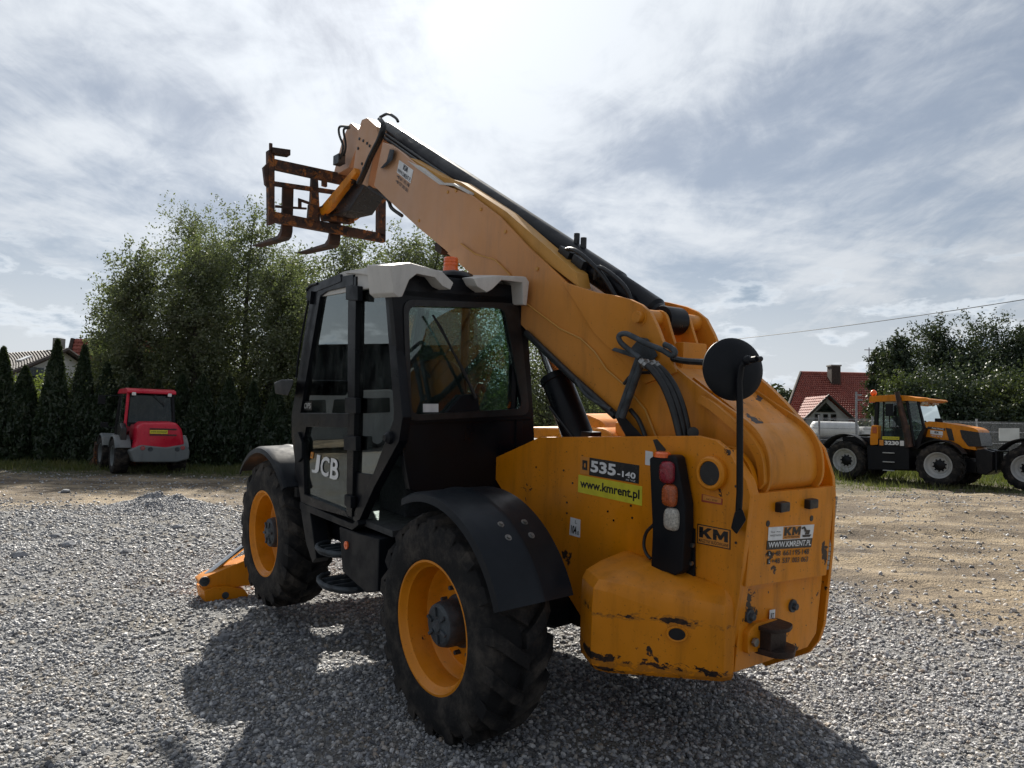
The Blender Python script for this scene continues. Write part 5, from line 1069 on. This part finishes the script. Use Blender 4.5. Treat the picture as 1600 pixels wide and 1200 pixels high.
# house with grey tiles on the left
hl_ = empty('house', ([(-26.44,40.00,-0.94)][0][0], 40, 0)); tag(hl_, 'white gabled house with dark pan-tile roof and chimney on the left', 'house')
def hq(lst): return [Vector(p)-hl_.location for p in lst]
ap = hq([(-24.56,39.00,5.27)])[0]; ev = hq([(-25.45,35.50,3.59)])[0]; rg = hq([(-35.85,46.00,5.95)])[0]; ev2 = hq([(-34.50,42.00,3.68)])[0]; rg.z = ap.z; ev2.z = ev.z
rfl = tiled('roof', [ev2, ev, ap, rg], 'roof_grey', hl_, 36, 22, .08)
be = Vector((2*ap.x-ev.x, 2*ap.y-ev.y, ev.z)); be2 = Vector((2*rg.x-ev2.x, 2*rg.y-ev2.y, ev.z)); tiled('roof', [be, be2, rg, ap], 'roof_grey', hl_, 20, 12, .08)
inw = (rg-ap).normalized()*.35
b = B(); b.hexa([Vector((p.x, p.y, -.1))+inw for p in (ev.lerp(be, .06), ev.lerp(be, .94), ev2.lerp(be2, .94), ev2.lerp(be2, .06))], [Vector((p.x, p.y, ev.z))+inw for p in (ev.lerp(be, .06), ev.lerp(be, .94), ev2.lerp(be2, .94), ev2.lerp(be2, .06))]); b.build('wall', 'plaster', hl_)
b = B(); b.hexa([ev.lerp(be, .05)+inw, ev.lerp(be, .95)+inw, ap+inw-Vector((0, 0, .12))], [ev.lerp(be, .05)+inw*2, ev.lerp(be, .95)+inw*2, ap+inw*2-Vector((0, 0, .12))]); b.build('gable_wall', 'plaster', hl_)
b = B(); b.tube([ev-Vector((0, 0, .06)), ap-Vector((0, 0, .02)), be], .13, 6); b.build('verge_board', 'dark_wood', rfl)
cq = hq([(-26.32,41.00,5.66)])[0]; b = B(); b.bx(cq.x-.22, cq.x+.22, cq.y-.25, cq.y+.25, cq.z-1.0, cq.z+.42); b.build('chimney', 'concrete', rfl, bevel=.02)
gw = ev.lerp(be, .5)+inw*.93; gd = (be-ev).normalized()
b = B(); wc_ = ev.lerp(be, .27)+inw*.97+Vector((0, 0, -.35)); b.hexa([wc_-gd*.45, wc_+gd*.45, wc_+gd*.45+Vector((0, 0, .9)), wc_-gd*.45+Vector((0, 0, .9))], [p-inw*.15 for p in (wc_-gd*.45, wc_+gd*.45, wc_+gd*.45+Vector((0, 0, .9)), wc_-gd*.45+Vector((0, 0, .9)))]); b.build('window', 'dark_glass', hl_)
sk = quadpt([ev2, ev, ap, rg], .82, .62); b = B(); uu = (ev-ev2).normalized(); vv = (ap-ev).normalized(); nn_ = uu.cross(vv).normalized()
b.hexa([sk+nn_*.02-uu*.4-vv*.35, sk+nn_*.02+uu*.4-vv*.35, sk+nn_*.02+uu*.4+vv*.35, sk+nn_*.02-uu*.4+vv*.35], [sk+nn_*.12-uu*.4-vv*.35, sk+nn_*.12+uu*.4-vv*.35, sk+nn_*.12+uu*.4+vv*.35, sk+nn_*.12-uu*.4+vv*.35]); b.build('skylight', 'white_paint', rfl)
# steep brown roof edge just right of it, mostly behind the grove
h3 = empty('house', ([(-25.54,44.00,-1.13)][0][0], 44, 0)); tag(h3, 'house with steep red-brown roof almost hidden by the grove', 'house')
a3, e3, e4 = [Vector(p)-h3.location for p in [(-27.39,44.00,6.41),(-27.58,44.00,1.98),(-23.74,44.00,2.07)]]; b3 = Vector((a3.x+6, a3.y, a3.z)); e4.x = b3.x+1
tiled('roof', [e3+Vector((0, -1, 0)), e4+Vector((0, -1, 0)), b3, a3], 'roof_red', h3, 24, 20, .07); b = B(); b.tube([e3+Vector((0, -1, 0)), a3], .13, 6); b.build('verge_board', 'dark_wood', h3)
b = B(); b.bx(e3.x+.4, e4.x-.4, e3.y, e3.y+6, -.1, e3.z+.1); b.build('wall', 'plaster', h3)
# ------------------------------------------------------------ wire mesh fence and sign, poles, cable
fn = empty('fence', (14, 31, 0)); tag(fn, 'grey welded wire mesh fence on posts behind the tractor', 'fence')
fa, fb = Vector((-5.5, -.6, 0)), Vector((16.5, 1.6, 0)); npn = 9
for k in range(npn+1):
    p = fa.lerp(fb, k/npn); b = B(); b.bx(p.x-.035, p.x+.035, p.y-.03, p.y+.03, -.1, 2.42); b.build('fence_post', 'galvanised', fn)
vb, hb_ = None, None
for k in range(npn):
    p0, p1 = fa.lerp(fb, (k+.02)/npn), fa.lerp(fb, (k+.98)/npn); b = B(); nw = 44
    for i in range(nw+1):
        p = p0.lerp(p1, i/nw); b.tube([p+Vector((0, 0, .06)), p+Vector((0, 0, 2.33))], .009, 3)
    for z in (.1, .35, .85, 1.35, 1.85, 2.25): b.tube([p0+Vector((0, .01, z)), p1+Vector((0, .01, z))], .014, 4)
    o = b.build('mesh_panel', 'galvanised', fn, smooth=0); o['kind'] = 'stuff'
sg = [Vector(p) for p in [(20.94,30.50,1.47),(21.82,30.50,1.49),(21.82,30.50,2.04),(20.95,30.50,2.02)]]; b = B(); b.hexa([p+Vector((0, .02, 0)) for p in sg], [p+Vector((0, 0, 0)) for p in sg]); tag(b.build('fence_sign', 'white_paint'), 'blank white sign board hung on the mesh fence', 'sign')
def pole(name, px_top, px_bot, D, r, lab, mat='galvanised', arms=()):
    t = Vector(px_top); b = B(); b.tube([(t.x, D, -.1), (t.x, D, t.z)], [r, r*.7], 8)
    for dx, dz, l in arms: b.tube([(t.x, D, t.z-dz), (t.x+dx, D, t.z-dz)], r*.6, 6)
    tag(b.build(name, mat), lab, 'pole')
pole('lamp_post', [(16.52,34.00,3.64)][0], None, 34, .07, 'thin grey post in front of the red roof with a small camera', arms=((.25, .15, 0), (.3, .4, 0)))
pole('utility_pole', [(25.80,70.00,5.48)][0], None, 70, .16, 'pale concrete utility pole left of the red roofed house', 'concrete', arms=((.9, .5, 0), (-.9, .5, 0)))
pole('antenna_mast', [(30.26,60.00,8.88)][0], None, 60, .06, 'thin antenna mast behind the red roof', arms=((.5, .2, 0), (-.4, .2, 0), (.35, .7, 0)))
ca, cb_ = Vector([(12.97,60.00,8.65)][0]), Vector([(27.76,34.00,8.86)][0]); mid_ = (ca+cb_)/2-Vector((0, 0, .55))
b = B(); b.tube([ca*(1-t)**2+mid_*2*t*(1-t)+cb_*t*t for t in np.linspace(0, 1, 30)], .022, 5); tag(b.build('power_line', 'hose_rubber'), 'single black overhead cable crossing the sky at right', 'cable')
for p_, lab in ((ca, 'utility pole carrying the cable, hidden behind the boom'), (cb_, 'utility pole carrying the cable beyond the right picture edge')):
    b = B(); b.tube([(p_.x, p_.y, -.1), (p_.x, p_.y, p_.z+.3)], [.16, .11], 10); tag(b.build('utility_pole', 'concrete'), lab, 'pole')
# white tank truck behind the fence
tk = empty('tank_truck', ([(16.87,37.00,0.36)][0][0], 37, 0)); tag(tk, 'white tank truck parked behind the mesh fence', 'truck')
tz = Vector([(16.87,37.00,1.79)][0]).z
b = B(); b.lathe([(0, -1.25), (.30, -1.22), (.42, -1.12), (.44, -1.0), (.44, .9), (.42, 1.05), (.3, 1.14), (0, 1.16)], (0, 0, tz), 'x', 28); b.build('tank', 'white_paint', tk, smooth=50)
b = B(); b.bx(1.2, 2.0, -.6, .6, tz-.55, tz+.2); b.build('pump_cabinet', 'white_paint', tk, bevel=.06); b = B(); b.bx(-1.3, 2.0, -.5, .5, .5, tz-.42); b.build('frame', 'black_paint', tk)
b = B(); b.prism(fillet([(-2.3, .35), (-2.3, .95), (-2.0, 1.5), (-1.25, 1.55), (-1.25, .35)], .1), 'y', -.75, .75); cb2 = b.build('truck_cab', 'white_paint', tk, bevel=.05); b = B(); b.prism([(-2.02, .98), (-1.9, 1.42), (-1.4, 1.46), (-1.4, .98)], 'y', -.765, .765); b.build('window', 'dark_glass', cb2)
for x in (-1.8, .6, 1.4):
    for s in (-1, 1): b = B(); b.cyl((x, s*.62, .38), (x, s*.80, .38), .38, 24); b.build('wheel', 'tyre_rubber', tk, bevel=.03)
# pale spoil heap behind the fence and grass
b = B(); sp_ = Vector([(19.44,28.00,0.92)][0]); b.ball((sp_.x, 32.5, 0), 1, 1.7, 1.2, .95, 3)
for v in b.bm.verts: v.co *= 1; v.co.z += float(vnoise(v.co.x*3, v.co.y*3, 1., 61)-.5)*.15
tag(b.build('soil_heap', 'concrete'), 'pale grey heap of soil behind the fence at right', 'soil heap')
def grass(name, pts, hgt, lab):
    n = len(pts); a = rng.uniform(0, 6.283, n); w = .008+.012*rng.random(n); h = hgt*(.4+.9*rng.random(n)); ln = rng.normal(0, .35, (n, 2))*h[:, None]
    d = np.stack([np.cos(a), np.sin(a)], 1)*w[:, None]; z = gz(pts[:, 0], pts[:, 1])
    V = np.stack([np.c_[pts-d, z-.01], np.c_[pts+d, z-.01], np.c_[pts+ln, z+h]], 1).reshape(-1, 3)
    tag(put(name, npmesh(name, V, np.arange(3*n).reshape(-1, 3)), 'grass_blade', None, 0), lab, 'grass', kind='stuff')
n = 42000; gxx = rng.uniform(6, 26, n); gyy = 19.5+rng.random(n)**.8*12; k_ = rng.random(n) < np.clip((gyy-19.2-2.2*vnoise(gxx, gyy, .6, 71))/2.5, 0, 1)*(.15+.85*vnoise(gxx, gyy, 1.3, 72)**1.3); gxx, gyy = gxx[k_], gyy[k_]
grass('grass', np.stack([gxx, gyy], 1), np.where(gyy > 25, .42, .16)*(.5+vnoise(gxx, gyy, .9, 73)), 'uneven green and dry grass under and around the yellow tractor')
n = 26000; gxx = rng.uniform(-24, 2, n); gyy = 20.2+rng.random(n)**.7*5; k_ = rng.random(n) < np.clip((gyy-19.8-1.5*vnoise(gxx, gyy, .6, 81))/1.5, 0, 1); gxx, gyy = gxx[k_], gyy[k_]
grass('grass', np.stack([gxx, gyy], 1), .16*(.4+vnoise(gxx, gyy, .9, 83)), 'short shaded grass at the foot of the conifer row')

# ------------------------------------------------------------ red wheel loader (x forward, away from the viewer)
L = empty('wheel_loader', (-10.566, 21.180, 0), (0, 0, R(129.03))); tag(L, 'red and grey compact wheel loader seen from behind on the left', 'wheel loader')
def copytree(o, parent=None):
    c = o.copy(); C.objects.link(c); c.parent = parent
    for ch_ in list(o.children): copytree(ch_, c)
    return c
def wheelset(parent, spots, Rt, half, rimr, mat, nl=18, hubr=.12, ring=True, holes=0):
    b = tyre_mesh(Rt*.955, half, rimr, Rt*.045, nl, half*.9); t0 = b.build('tyre', 'tyre_rubber', None, smooth=32)
    b = B(); b.lathe([(rimr*.95, half*.80), (rimr*1.02, half*.9), (rimr*1.0, half*.99), (rimr*.94, half*.95), (rimr*.90, half*.8), (rimr*.84, half*.5), (rimr*.80, half*.52), (rimr*.62, half*.25), (rimr*.58, half*.34), (rimr*.40, half*.30), (rimr*.36, half*.1), (0, half*.1)], (0, 0, 0), 'y', 44); r0_ = b.build('wheel', mat, None, smooth=35)
    b = B(); b.lathe([(0, half*.5), (hubr*.8, half*.5), (hubr, half*.4), (hubr, 0)], (0, 0, 0), 'y', 24)
    for k in range(10): t = k*math.pi/5; b.cyl((hubr*1.12*math.cos(t), half*.1, hubr*1.12*math.sin(t)), (hubr*1.12*math.cos(t), half*.42, hubr*1.12*math.sin(t)), hubr*.16, 6)
    h0 = b.build('hub', 'black_paint', None)
    for k, (x, y, z) in enumerate(spots):
        w, t, h = (r0_, t0, h0) if k == 0 else (r0_.copy(), t0.copy(), h0.copy())
        if k:
            for q_ in (w, t, h): C.objects.link(q_)
        w.parent = parent; w.location = (x, y, z); w.rotation_euler = (0, random.uniform(0, 6), 0 if y > 0 else math.pi); t.parent = w; h.parent = w
wheelset(L, [(.75, .80, .52), (.75, -.80, .52), (2.75, .80, .52), (2.75, -.80, .52)], .53, .19, .30, 'grey_plastic')
# rear bumper, bonnet, cab
b = B(); b.prism(fillet([(0.697,0.704),(0.402,0.871),(-0.279,0.794),(-0.814,0.889),(-0.950,0.733),(-0.945,0.441),(-0.603,0.349),(0.564,0.368)], .06), 'x', -.12, .55); bm_ = b.build('bumper', 'grey_plastic', L, bevel=.05, seg=3)
for c_ in [(0.354,0.782),(-0.743,0.787)]: b = B(); b.cyl((-.135, c_[0], c_[1]), (-.10, c_[0], c_[1]), .065, 20); b.build('tail_lamp', 'lamp_red', bm_, bevel=.01)
for c_ in [(0.147,0.744),(-0.592,0.740)]: b = B(); b.cyl((-.13, c_[0], c_[1]), (-.10, c_[0], c_[1]), .07, 20); b.build('work_lamp', 'hub_grey', bm_, bevel=.01)
prof = fillet([(0.602,0.664),(0.515,0.963),(0.500,1.375),(0.371,1.528),(-0.579,1.546),(-0.752,1.335),(-0.847,0.848),(-0.291,0.773),(0.373,0.832)], .10); cyy = sum(p[0] for p in prof)/len(prof)
b = B(); b.loft([[(x, cyy+(y-cyy)*k, z+dz*(z-.8)) for y, z in prof] for x, k, dz in ((-.02, .86, -.12), (.03, .96, -.03), (.12, 1, 0), (1.05, 1, .06))]); bon = b.build('bonnet', 'red_paint', L, smooth=50)
for px in ([(0.176,1.363),(-0.565,1.354),(-0.567,1.315),(0.174,1.325)], [(0.168,1.183),(-0.573,1.180),(-0.575,1.141),(0.166,1.146)]): b = B(); b.prism(px, 'x', -.04, .2); b.build('vent_slot', 'decal_black', bon)
q = [(-0.045,0.170,1.202),(-0.045,-0.321,1.197),(-0.045,-0.315,1.312),(-0.045,0.174,1.306)]; o = decal('web_sticker', q, 'decal_yellow', bon, .004); text('lettering', 'www.kmrent.pl', q, (.05, .2, .95, .8), 'decal_black', o, .01, .008)
b = B(); b.prism([(.35, .95), (.35, 1.35), (.6, 1.5), (.85, 1.45), (1.0, 1.15), (.9, .95)], 'y', .70, .86); b.build('side_grille', 'decal_black', bon, bevel=.03)
# cab: frame posts, glass, roof
z0c, z1c = 1.46, 2.40; yb0, yt0 = .68, .62
CP = [(.75, yb0), (.75, -yb0), (2.1, -yb0), (2.1, yb0)]
for (x, y) in CP:
    b = B(); b.tube([(x, y, .9), (x, y, z0c), (x+(.1 if x < 1 else -.15), y*yt0/yb0, z1c)], .045, 8); b.build('cab_post', 'red_paint' if (y > 0 and x < 1) else 'black_paint', L)
b = B(); b.poly([(.74, yb0, z0c), (.74, -yb0, z0c), (.84, -yt0, z1c), (.84, yt0, z1c)]); b.build('rear_glass', 'dark_glass', L, smooth=0)
b = B(); b.tube([(.735, yb0-.05, z0c+.04), (.735, -yb0+.05, z0c+.04), (.83, -yt0+.05, z1c-.03), (.83, yt0-.05, z1c-.03)], .03, 6, True); b.build('window_frame', 'black_paint', L)
for s in (1, -1): b = B(); b.poly([(.75, s*yb0, 1.0), (2.1, s*yb0, 1.0), (1.95, s*yt0, z1c), (.85, s*yt0, z1c)]); b.build('side_glass', 'clear_glass', L, smooth=0)
b = B(); b.poly([(2.1, yb0, 1.2), (2.1, -yb0, 1.2), (1.95, -yt0, z1c), (1.95, yt0, z1c)]); b.build('windscreen', 'clear_glass', L, smooth=0)
b = B(); b.prism(fillet([(.66, z1c), (.70, z1c+.10), (.95, z1c+.16), (1.9, z1c+.14), (2.15, z1c+.04), (2.15, z1c)], .05), 'y', -.68, .68); rf_ = b.build('cab_roof', 'red_paint', L, bevel=.06, seg=3)
for y in (.50, -.50): b = B(); b.box((.70, y, z1c-.02), (.07, .11, .10)); b.build('work_lamp', 'decal_white', rf_, bevel=.015)
b = B(); b.tube([(.70, -.05, z1c), (.70, -.40, z1c-.35)], .012, 6); b.build('wiper', 'hose_rubber', L)
b = B(); b.bx(1.1, 1.25, -.25, .25, 1.2, 1.95); b.bx(1.2, 1.7, -.25, .25, 1.15, 1.3); b.build('seat', 'seat_fabric', L, bevel=.05)
b = B(); b.bx(.4, 2.3, -.55, .55, .45, 1.0); b.bx(2.2, 3.2, -.35, .35, .5, 1.1); b.build('chassis', 'black_paint', L, bevel=.03)
for x in (.75, 2.75):
    for s in (1, -1):
        b = B(); b.lathe([(.60, -.2), (.62, -.2), (.63, .18), (.58, .22), (.57, .20), (.60, .16)], (x, s*.80, .52), 'y', 24, True, R(25), R(155)); b.build('mudguard', 'grey_plastic', L, smooth=50)
b = B(); b.prism(fillet([(3.35, .05), (3.30, .75), (3.42, .85), (3.55, .35), (4.3, .08), (4.3, .04)], .03), 'y', -1.05, 1.05); b.build('bucket', 'rust_steel', L, bevel=.01)
b = B(); b.tube([(2.4, .3, 1.3), (3.0, .3, 1.0), (3.4, .3, .5)], .10, 8); b.tube([(2.4, -.3, 1.3), (3.0, -.3, 1.0), (3.4, -.3, .5)], .10, 8); b.build('lift_arm', 'red_paint', L)
b = B(); b.tube([(2.0, .62, 2.34), (2.1, 1.15, 2.32)], .018, 6); b.box((2.1, 1.12, 2.20), (.06, .20, .28)); b.build('mirror', 'black_plastic', L, bevel=.015)
b = B(); b.tube([(2.1, .66, 1.3), (2.2, .95, 1.35)], .02, 6); b.box((2.2, 1.0, 1.42), (.14, .2, .16)); b.build('head_lamp', 'black_plastic', L, bevel=.02)
# ------------------------------------------------------------ yellow tractor (x forward)
K = empty('tractor', (12.776, 26.126, 0), (0, 0, R(-50.275))); tag(K, 'yellow high-speed tractor with dark cab parked on grass at right', 'tractor')
WBK = 3.027
wheelset(K, [(0, -.88, .70), (0, .88, .70), (WBK, -.88, .70), (WBK, .88, .70)], .70, .25, .42, 'silver_paint', 18, .17)
def near(name, px, mat, y0, y1, bevel=.015, parent=None):
    b = B(); b.prism(px, 'y', y0, y1); return b.build(name, mat, parent or K, bevel=bevel)
near('chassis', [(-.6, .55), (-.6, .95), (3.6, .95), (3.9, .85), (3.9, .5), (.8, .4)], 'black_paint', -.42, .42)
near('side_box', [(.75, .42), (.72, 1.25), (2.1, 1.25), (2.1, .5)], 'black_plastic', -.98, .98)
for z in (.52, .81, 1.12): b = B(); b.bx(1.28, 1.65, -1.05, -.97, z-.1, z-.07); b.build('step', 'silver_paint', K)
cabk = near('cab', [(.82, 1.2), (.82, 1.75), (.92, 1.78), (1.05, 1.3), (2.15, 1.3), (2.5, 2.0), (2.55, 1.95), (2.35, 1.2)], 'black_paint', -.80, .80)
ZR = 2.84
for (a, c_, r_) in (((.93, 1.3), (.98, ZR), .075), ((2.2, 1.3), (1.95, ZR), .05), ((2.5, 1.9), (2.3, ZR), .045), ((1.2, 1.3), (1.2, ZR), .03)):
    for s in (-1, 1): b = B(); b.tube([(a[0], s*.78, a[1]), (c_[0], s*.74, c_[1])], r_, 8); b.build('cab_post', 'black_paint', cabk)
for s in (-1, 1): b = B(); b.poly([(.93, s*.765, 1.3), (2.2, s*.765, 1.3), (2.52, s*.765, 1.95), (2.3, s*.725, ZR), (.98, s*.725, ZR)]); b.build('side_glass', 'clear_glass', cabk, smooth=0)
b = B(); b.poly([(2.56, .76, 1.9), (2.56, -.76, 1.9), (2.33, -.72, ZR), (2.33, .72, ZR)]); b.build('windscreen', 'windscreen_glass', cabk, smooth=0)
b = B(); b.poly([(.90, .76, 1.4), (.90, -.76, 1.4), (.96, -.72, ZR), (.96, .72, ZR)]); b.build('rear_glass', 'clear_glass', cabk, smooth=0)
rk = near('cab_roof', fillet([(.74, ZR-.02), (.76, ZR+.15), (1.5, ZR+.19), (2.0, ZR+.15), (2.3, ZR+.07), (2.62, ZR+.06), (2.70, ZR), (2.5, ZR-.06), (2.0, ZR-.02), (.85, ZR-.05)], .04), 'yellow_paint', -.84, .84, .05)
for y in (-.6, -.35, .35, .6): b = B(); b.box((2.42, y, ZR-.09), (.08, .14, .08)); b.build('work_lamp', 'lamp_clear', rk, bevel=.015)
b = B(); b.ball((.80, -.60, ZR+.27), .11, 1, 1, 1.1); b.cyl((.80, -.60, ZR), (.80, -.60, ZR+.22), .03, 8); b.box((.76, -.60, ZR-.02), (.1, .3, .1)); b.build('beacon', 'reflector_orange', K)
lt_ = near('rear_lamp_tower', fillet([(.83, 1.27), (.83, 1.60), (.88, 1.97), (1.10, 1.97), (1.10, 1.30)], .05), 'yellow_paint', -.98, -.70, .03)
b = B(); b.box((.99, -.99, 1.80), (.14, .03, .22)); b.build('tail_lamp', 'lamp_amber', lt_, bevel=.02)
b = B(); b.tube([(1.72, -.95, 3.12), (1.78, -.95, 2.84), (2.05, -.98, 1.7), (2.12, -.98, 1.25)], [.075, .085, .115, .12], 12); b.build('exhaust', 'fork_steel', K)
b = B(); b.box((1.52, -1.08, 2.50), (.22, .10, .42)); b.tube([(1.52, -1.06, 2.3), (1.50, -1.0, 1.9), (2.1, -.85, 1.92)], .022, 6); b.build('mirror', 'black_plastic', K, bevel=.02)
hd_ = near('bonnet', fillet([(2.36, 1.55), (2.40, 2.06), (2.55, 2.14), (3.1, 2.08), (3.85, 1.95), (4.0, 1.86), (4.02, 1.70), (3.9, 1.35), (3.95, 1.22), (3.6, 1.27), (3.1, 1.50), (2.5, 1.62)], .05), 'yellow_paint', -.52, .52, .06)
near('grille', fillet([(3.48, 1.87), (4.02, 1.80), (4.10, 1.34), (3.72, 1.34), (3.54, 1.60)], .03), 'decal_black', -.535, .535, .02, hd_)
near('vent', [(3.06, 1.93), (3.24, 1.90), (3.32, 1.50), (3.16, 1.52)], 'decal_black', -.535, .535, .01, hd_)
st_k = near('name_stripe', [(2.42, 1.97), (3.05, 1.91), (3.05, 1.83), (2.44, 1.89)], 'decal_black', -.53, .53, 0, hd_)
q = [(2.44, -.531, 1.89), (3.05, -.531, 1.83), (3.05, -.531, 1.91), (2.44, -.531, 1.97)]; text('lettering', 'FASTRAC', q, (.35, .2, .95, .8), 'decal_white', st_k, .02, .004)
q = [(2.60, -.525, 1.62), (2.98, -.525, 1.58), (2.98, -.525, 1.80), (2.60, -.525, 1.84)]; o = decal('sticker', q, 'decal_white', hd_, .006, (0, .4, 1, 1)); block('K', q, (.35, .6, .49, .95), 'decal_black', o, .010); block('M', q, (.51, .6, .65, .95), 'decal_black', o, .010); text('lettering', '+48 661 195 148', q, (.05, .1, .95, .3), 'decal_white', o, .02, .010)
b = B(); b.cyl((2.75, -.2, 2.05), (2.75, -.2, 2.24), .12, 16); b.build('air_intake', 'black_plastic', hd_, bevel=.02)
for (cx_, r_, a0, a1) in ((0, .92, 40, 155), (WBK, .80, 30, 140)):
    for s in (-1, 1): b = B(); b.lathe([(r_, -.24), (r_+.025, -.24), (r_+.03, .2), (r_-.04, .26), (r_-.05, .24), (r_+.0, .18)], (cx_, s*.88, .70), 'y', 30, True, R(a0), R(a1)); b.build('mudguard', 'black_plastic', K, smooth=50)
q = [(1.15, -.985, 1.28), (1.95, -.985, 1.28), (1.95, -.985, 1.47), (1.15, -.985, 1.47)]
pl_ = near('door_panel', [(1.1, 1.25), (1.1, 1.50), (2.0, 1.50), (2.05, 1.25)], 'black_plastic', -.98, -.78); o = decal('model_sticker', q, 'decal_black', pl_, .004); decal('sticker_frame', q, 'decal_orange', o, .008, (0, 0, .17, 1)); decal('sticker_field', q, 'decal_white', o, .008, (.84, .05, 1, .95)); text('lettering', '3230', q, (.22, .14, .80, .86), 'decal_white', o, .05, .008)
q = [(1.25, -.985, 1.49), (1.80, -.985, 1.49), (1.80, -.985, 1.59), (1.25, -.985, 1.59)]; o = decal('web_sticker', q, 'decal_yellow', pl_, .004); text('lettering', 'www.kmrent.pl', q, (.05, .2, .95, .8), 'decal_black', o, .01, .008)
near('front_linkage', [(3.95, .50), (3.90, 1.2), (4.15, 1.28), (4.40, 1.2), (4.38, .60), (4.2, .45)], 'black_paint', -.55, .55, .03)
b = B(); b.tube([(4.3, -.6, 1.28), (4.5, -.6, 1.22), (4.5, -.6, .55)], .03, 8); b.tube([(4.3, .6, 1.28), (4.5, .6, 1.22), (4.5, .6, .55)], .03, 8); b.tube([(4.5, -.6, 1.22), (4.5, .6, 1.22)], .03, 8); b.build('guard_bar', 'black_paint', K)
b = B(); b.box((4.1, -.45, 1.16), (.06, .16, .12)); b.build('head_lamp', 'lamp_clear', K, bevel=.02)
near('load_deck', [(-.2, 1.40), (-.2, 1.55), (.8, 1.55), (.8, 1.2)], 'black_paint', -.85, .85)
b = B(); b.bx(1.3, 1.45, -.25, .25, 1.5, 2.3); b.bx(1.35, 1.8, -.25, .25, 1.4, 1.6); b.build('seat', 'seat_fabric', K, bevel=.05)
# second tractor, only its rear wheel reaches the frame
K2 = copytree(K); K2.location = ([(16.89,22.34)][0][0], [(16.89,22.34)][0][1]+.5, 0)
tag(K2, 'second tractor cut off by the right picture edge, one wheel showing', 'tractor')

# ------------------------------------------------------------ to the left of the picture, mirrored in the door glass
hall = empty('storage_hall', (-29, 19.5, 0)); tag(hall, 'long dark metal storage hall left of the picture, mirrored in the door glass', 'hall')
b = B(); b.M = Matrix.Translation((-1, -1.5, 0)) @ Matrix.Rotation(math.atan2(.859, .505), 4, 'Z'); b.bx(-16, 4.5, 0, 7, -.1, 4.6); b.build('wall', 'hall_sheet' if 'hall_sheet' in MT else 'black_plastic', hall)
b = B(); b.M = Matrix.Translation((-1, -1.5, 0)) @ Matrix.Rotation(math.atan2(.859, .505), 4, 'Z'); b.prism([(-.4, 4.55), (3.5, 4.75), (7.4, 4.55)], 'x', -16.3, 4.8); b.build('roof', 'roof_grey', hall)
V_ = empty('panel_van', (-21.0, 15.9, 0), (0, 0, math.atan2(.859, .505))); tag(V_, 'pale grey panel van left of the picture, mirrored in the door glass', 'van')
b = B(); b.prism(fillet([(-2.4, .35), (-2.45, 1.9), (-2.2, 2.15), (1.0, 2.15), (1.7, 1.35), (2.5, 1.15), (2.6, .4)], .12), 'y', -.95, .95); vb_ = b.build('body', 'silver_paint', V_, bevel=.08, seg=3)
for s in (-1, 1):
    for x0, x1 in ((.2, 1.05), (-.9, 0), (-2.1, -1.1)): b = B(); b.prism(fillet([(x0, 1.3), (x0, 1.85), (x1-.1, 1.85), (x1+(.35 if x1 > 1 else 0), 1.3)], .05), 'y', s*.945, s*.965); b.build('window', 'dark_glass', vb_)
    for x in (-1.6, 1.7): b = B(); b.cyl((x, s*.72, .34), (x, s*.93, .34), .34, 24); w_ = b.build('wheel', 'tyre_rubber', V_, bevel=.03); b = B(); b.cyl((x, s*.90, .34), (x, s*.945, .34), .2, 20); b.build('rim', 'silver_paint', w_)
b = B(); b.bx(2.5, 2.62, -.7, .7, .45, .75); b.build('bumper', 'black_plastic', V_, bevel=.03)
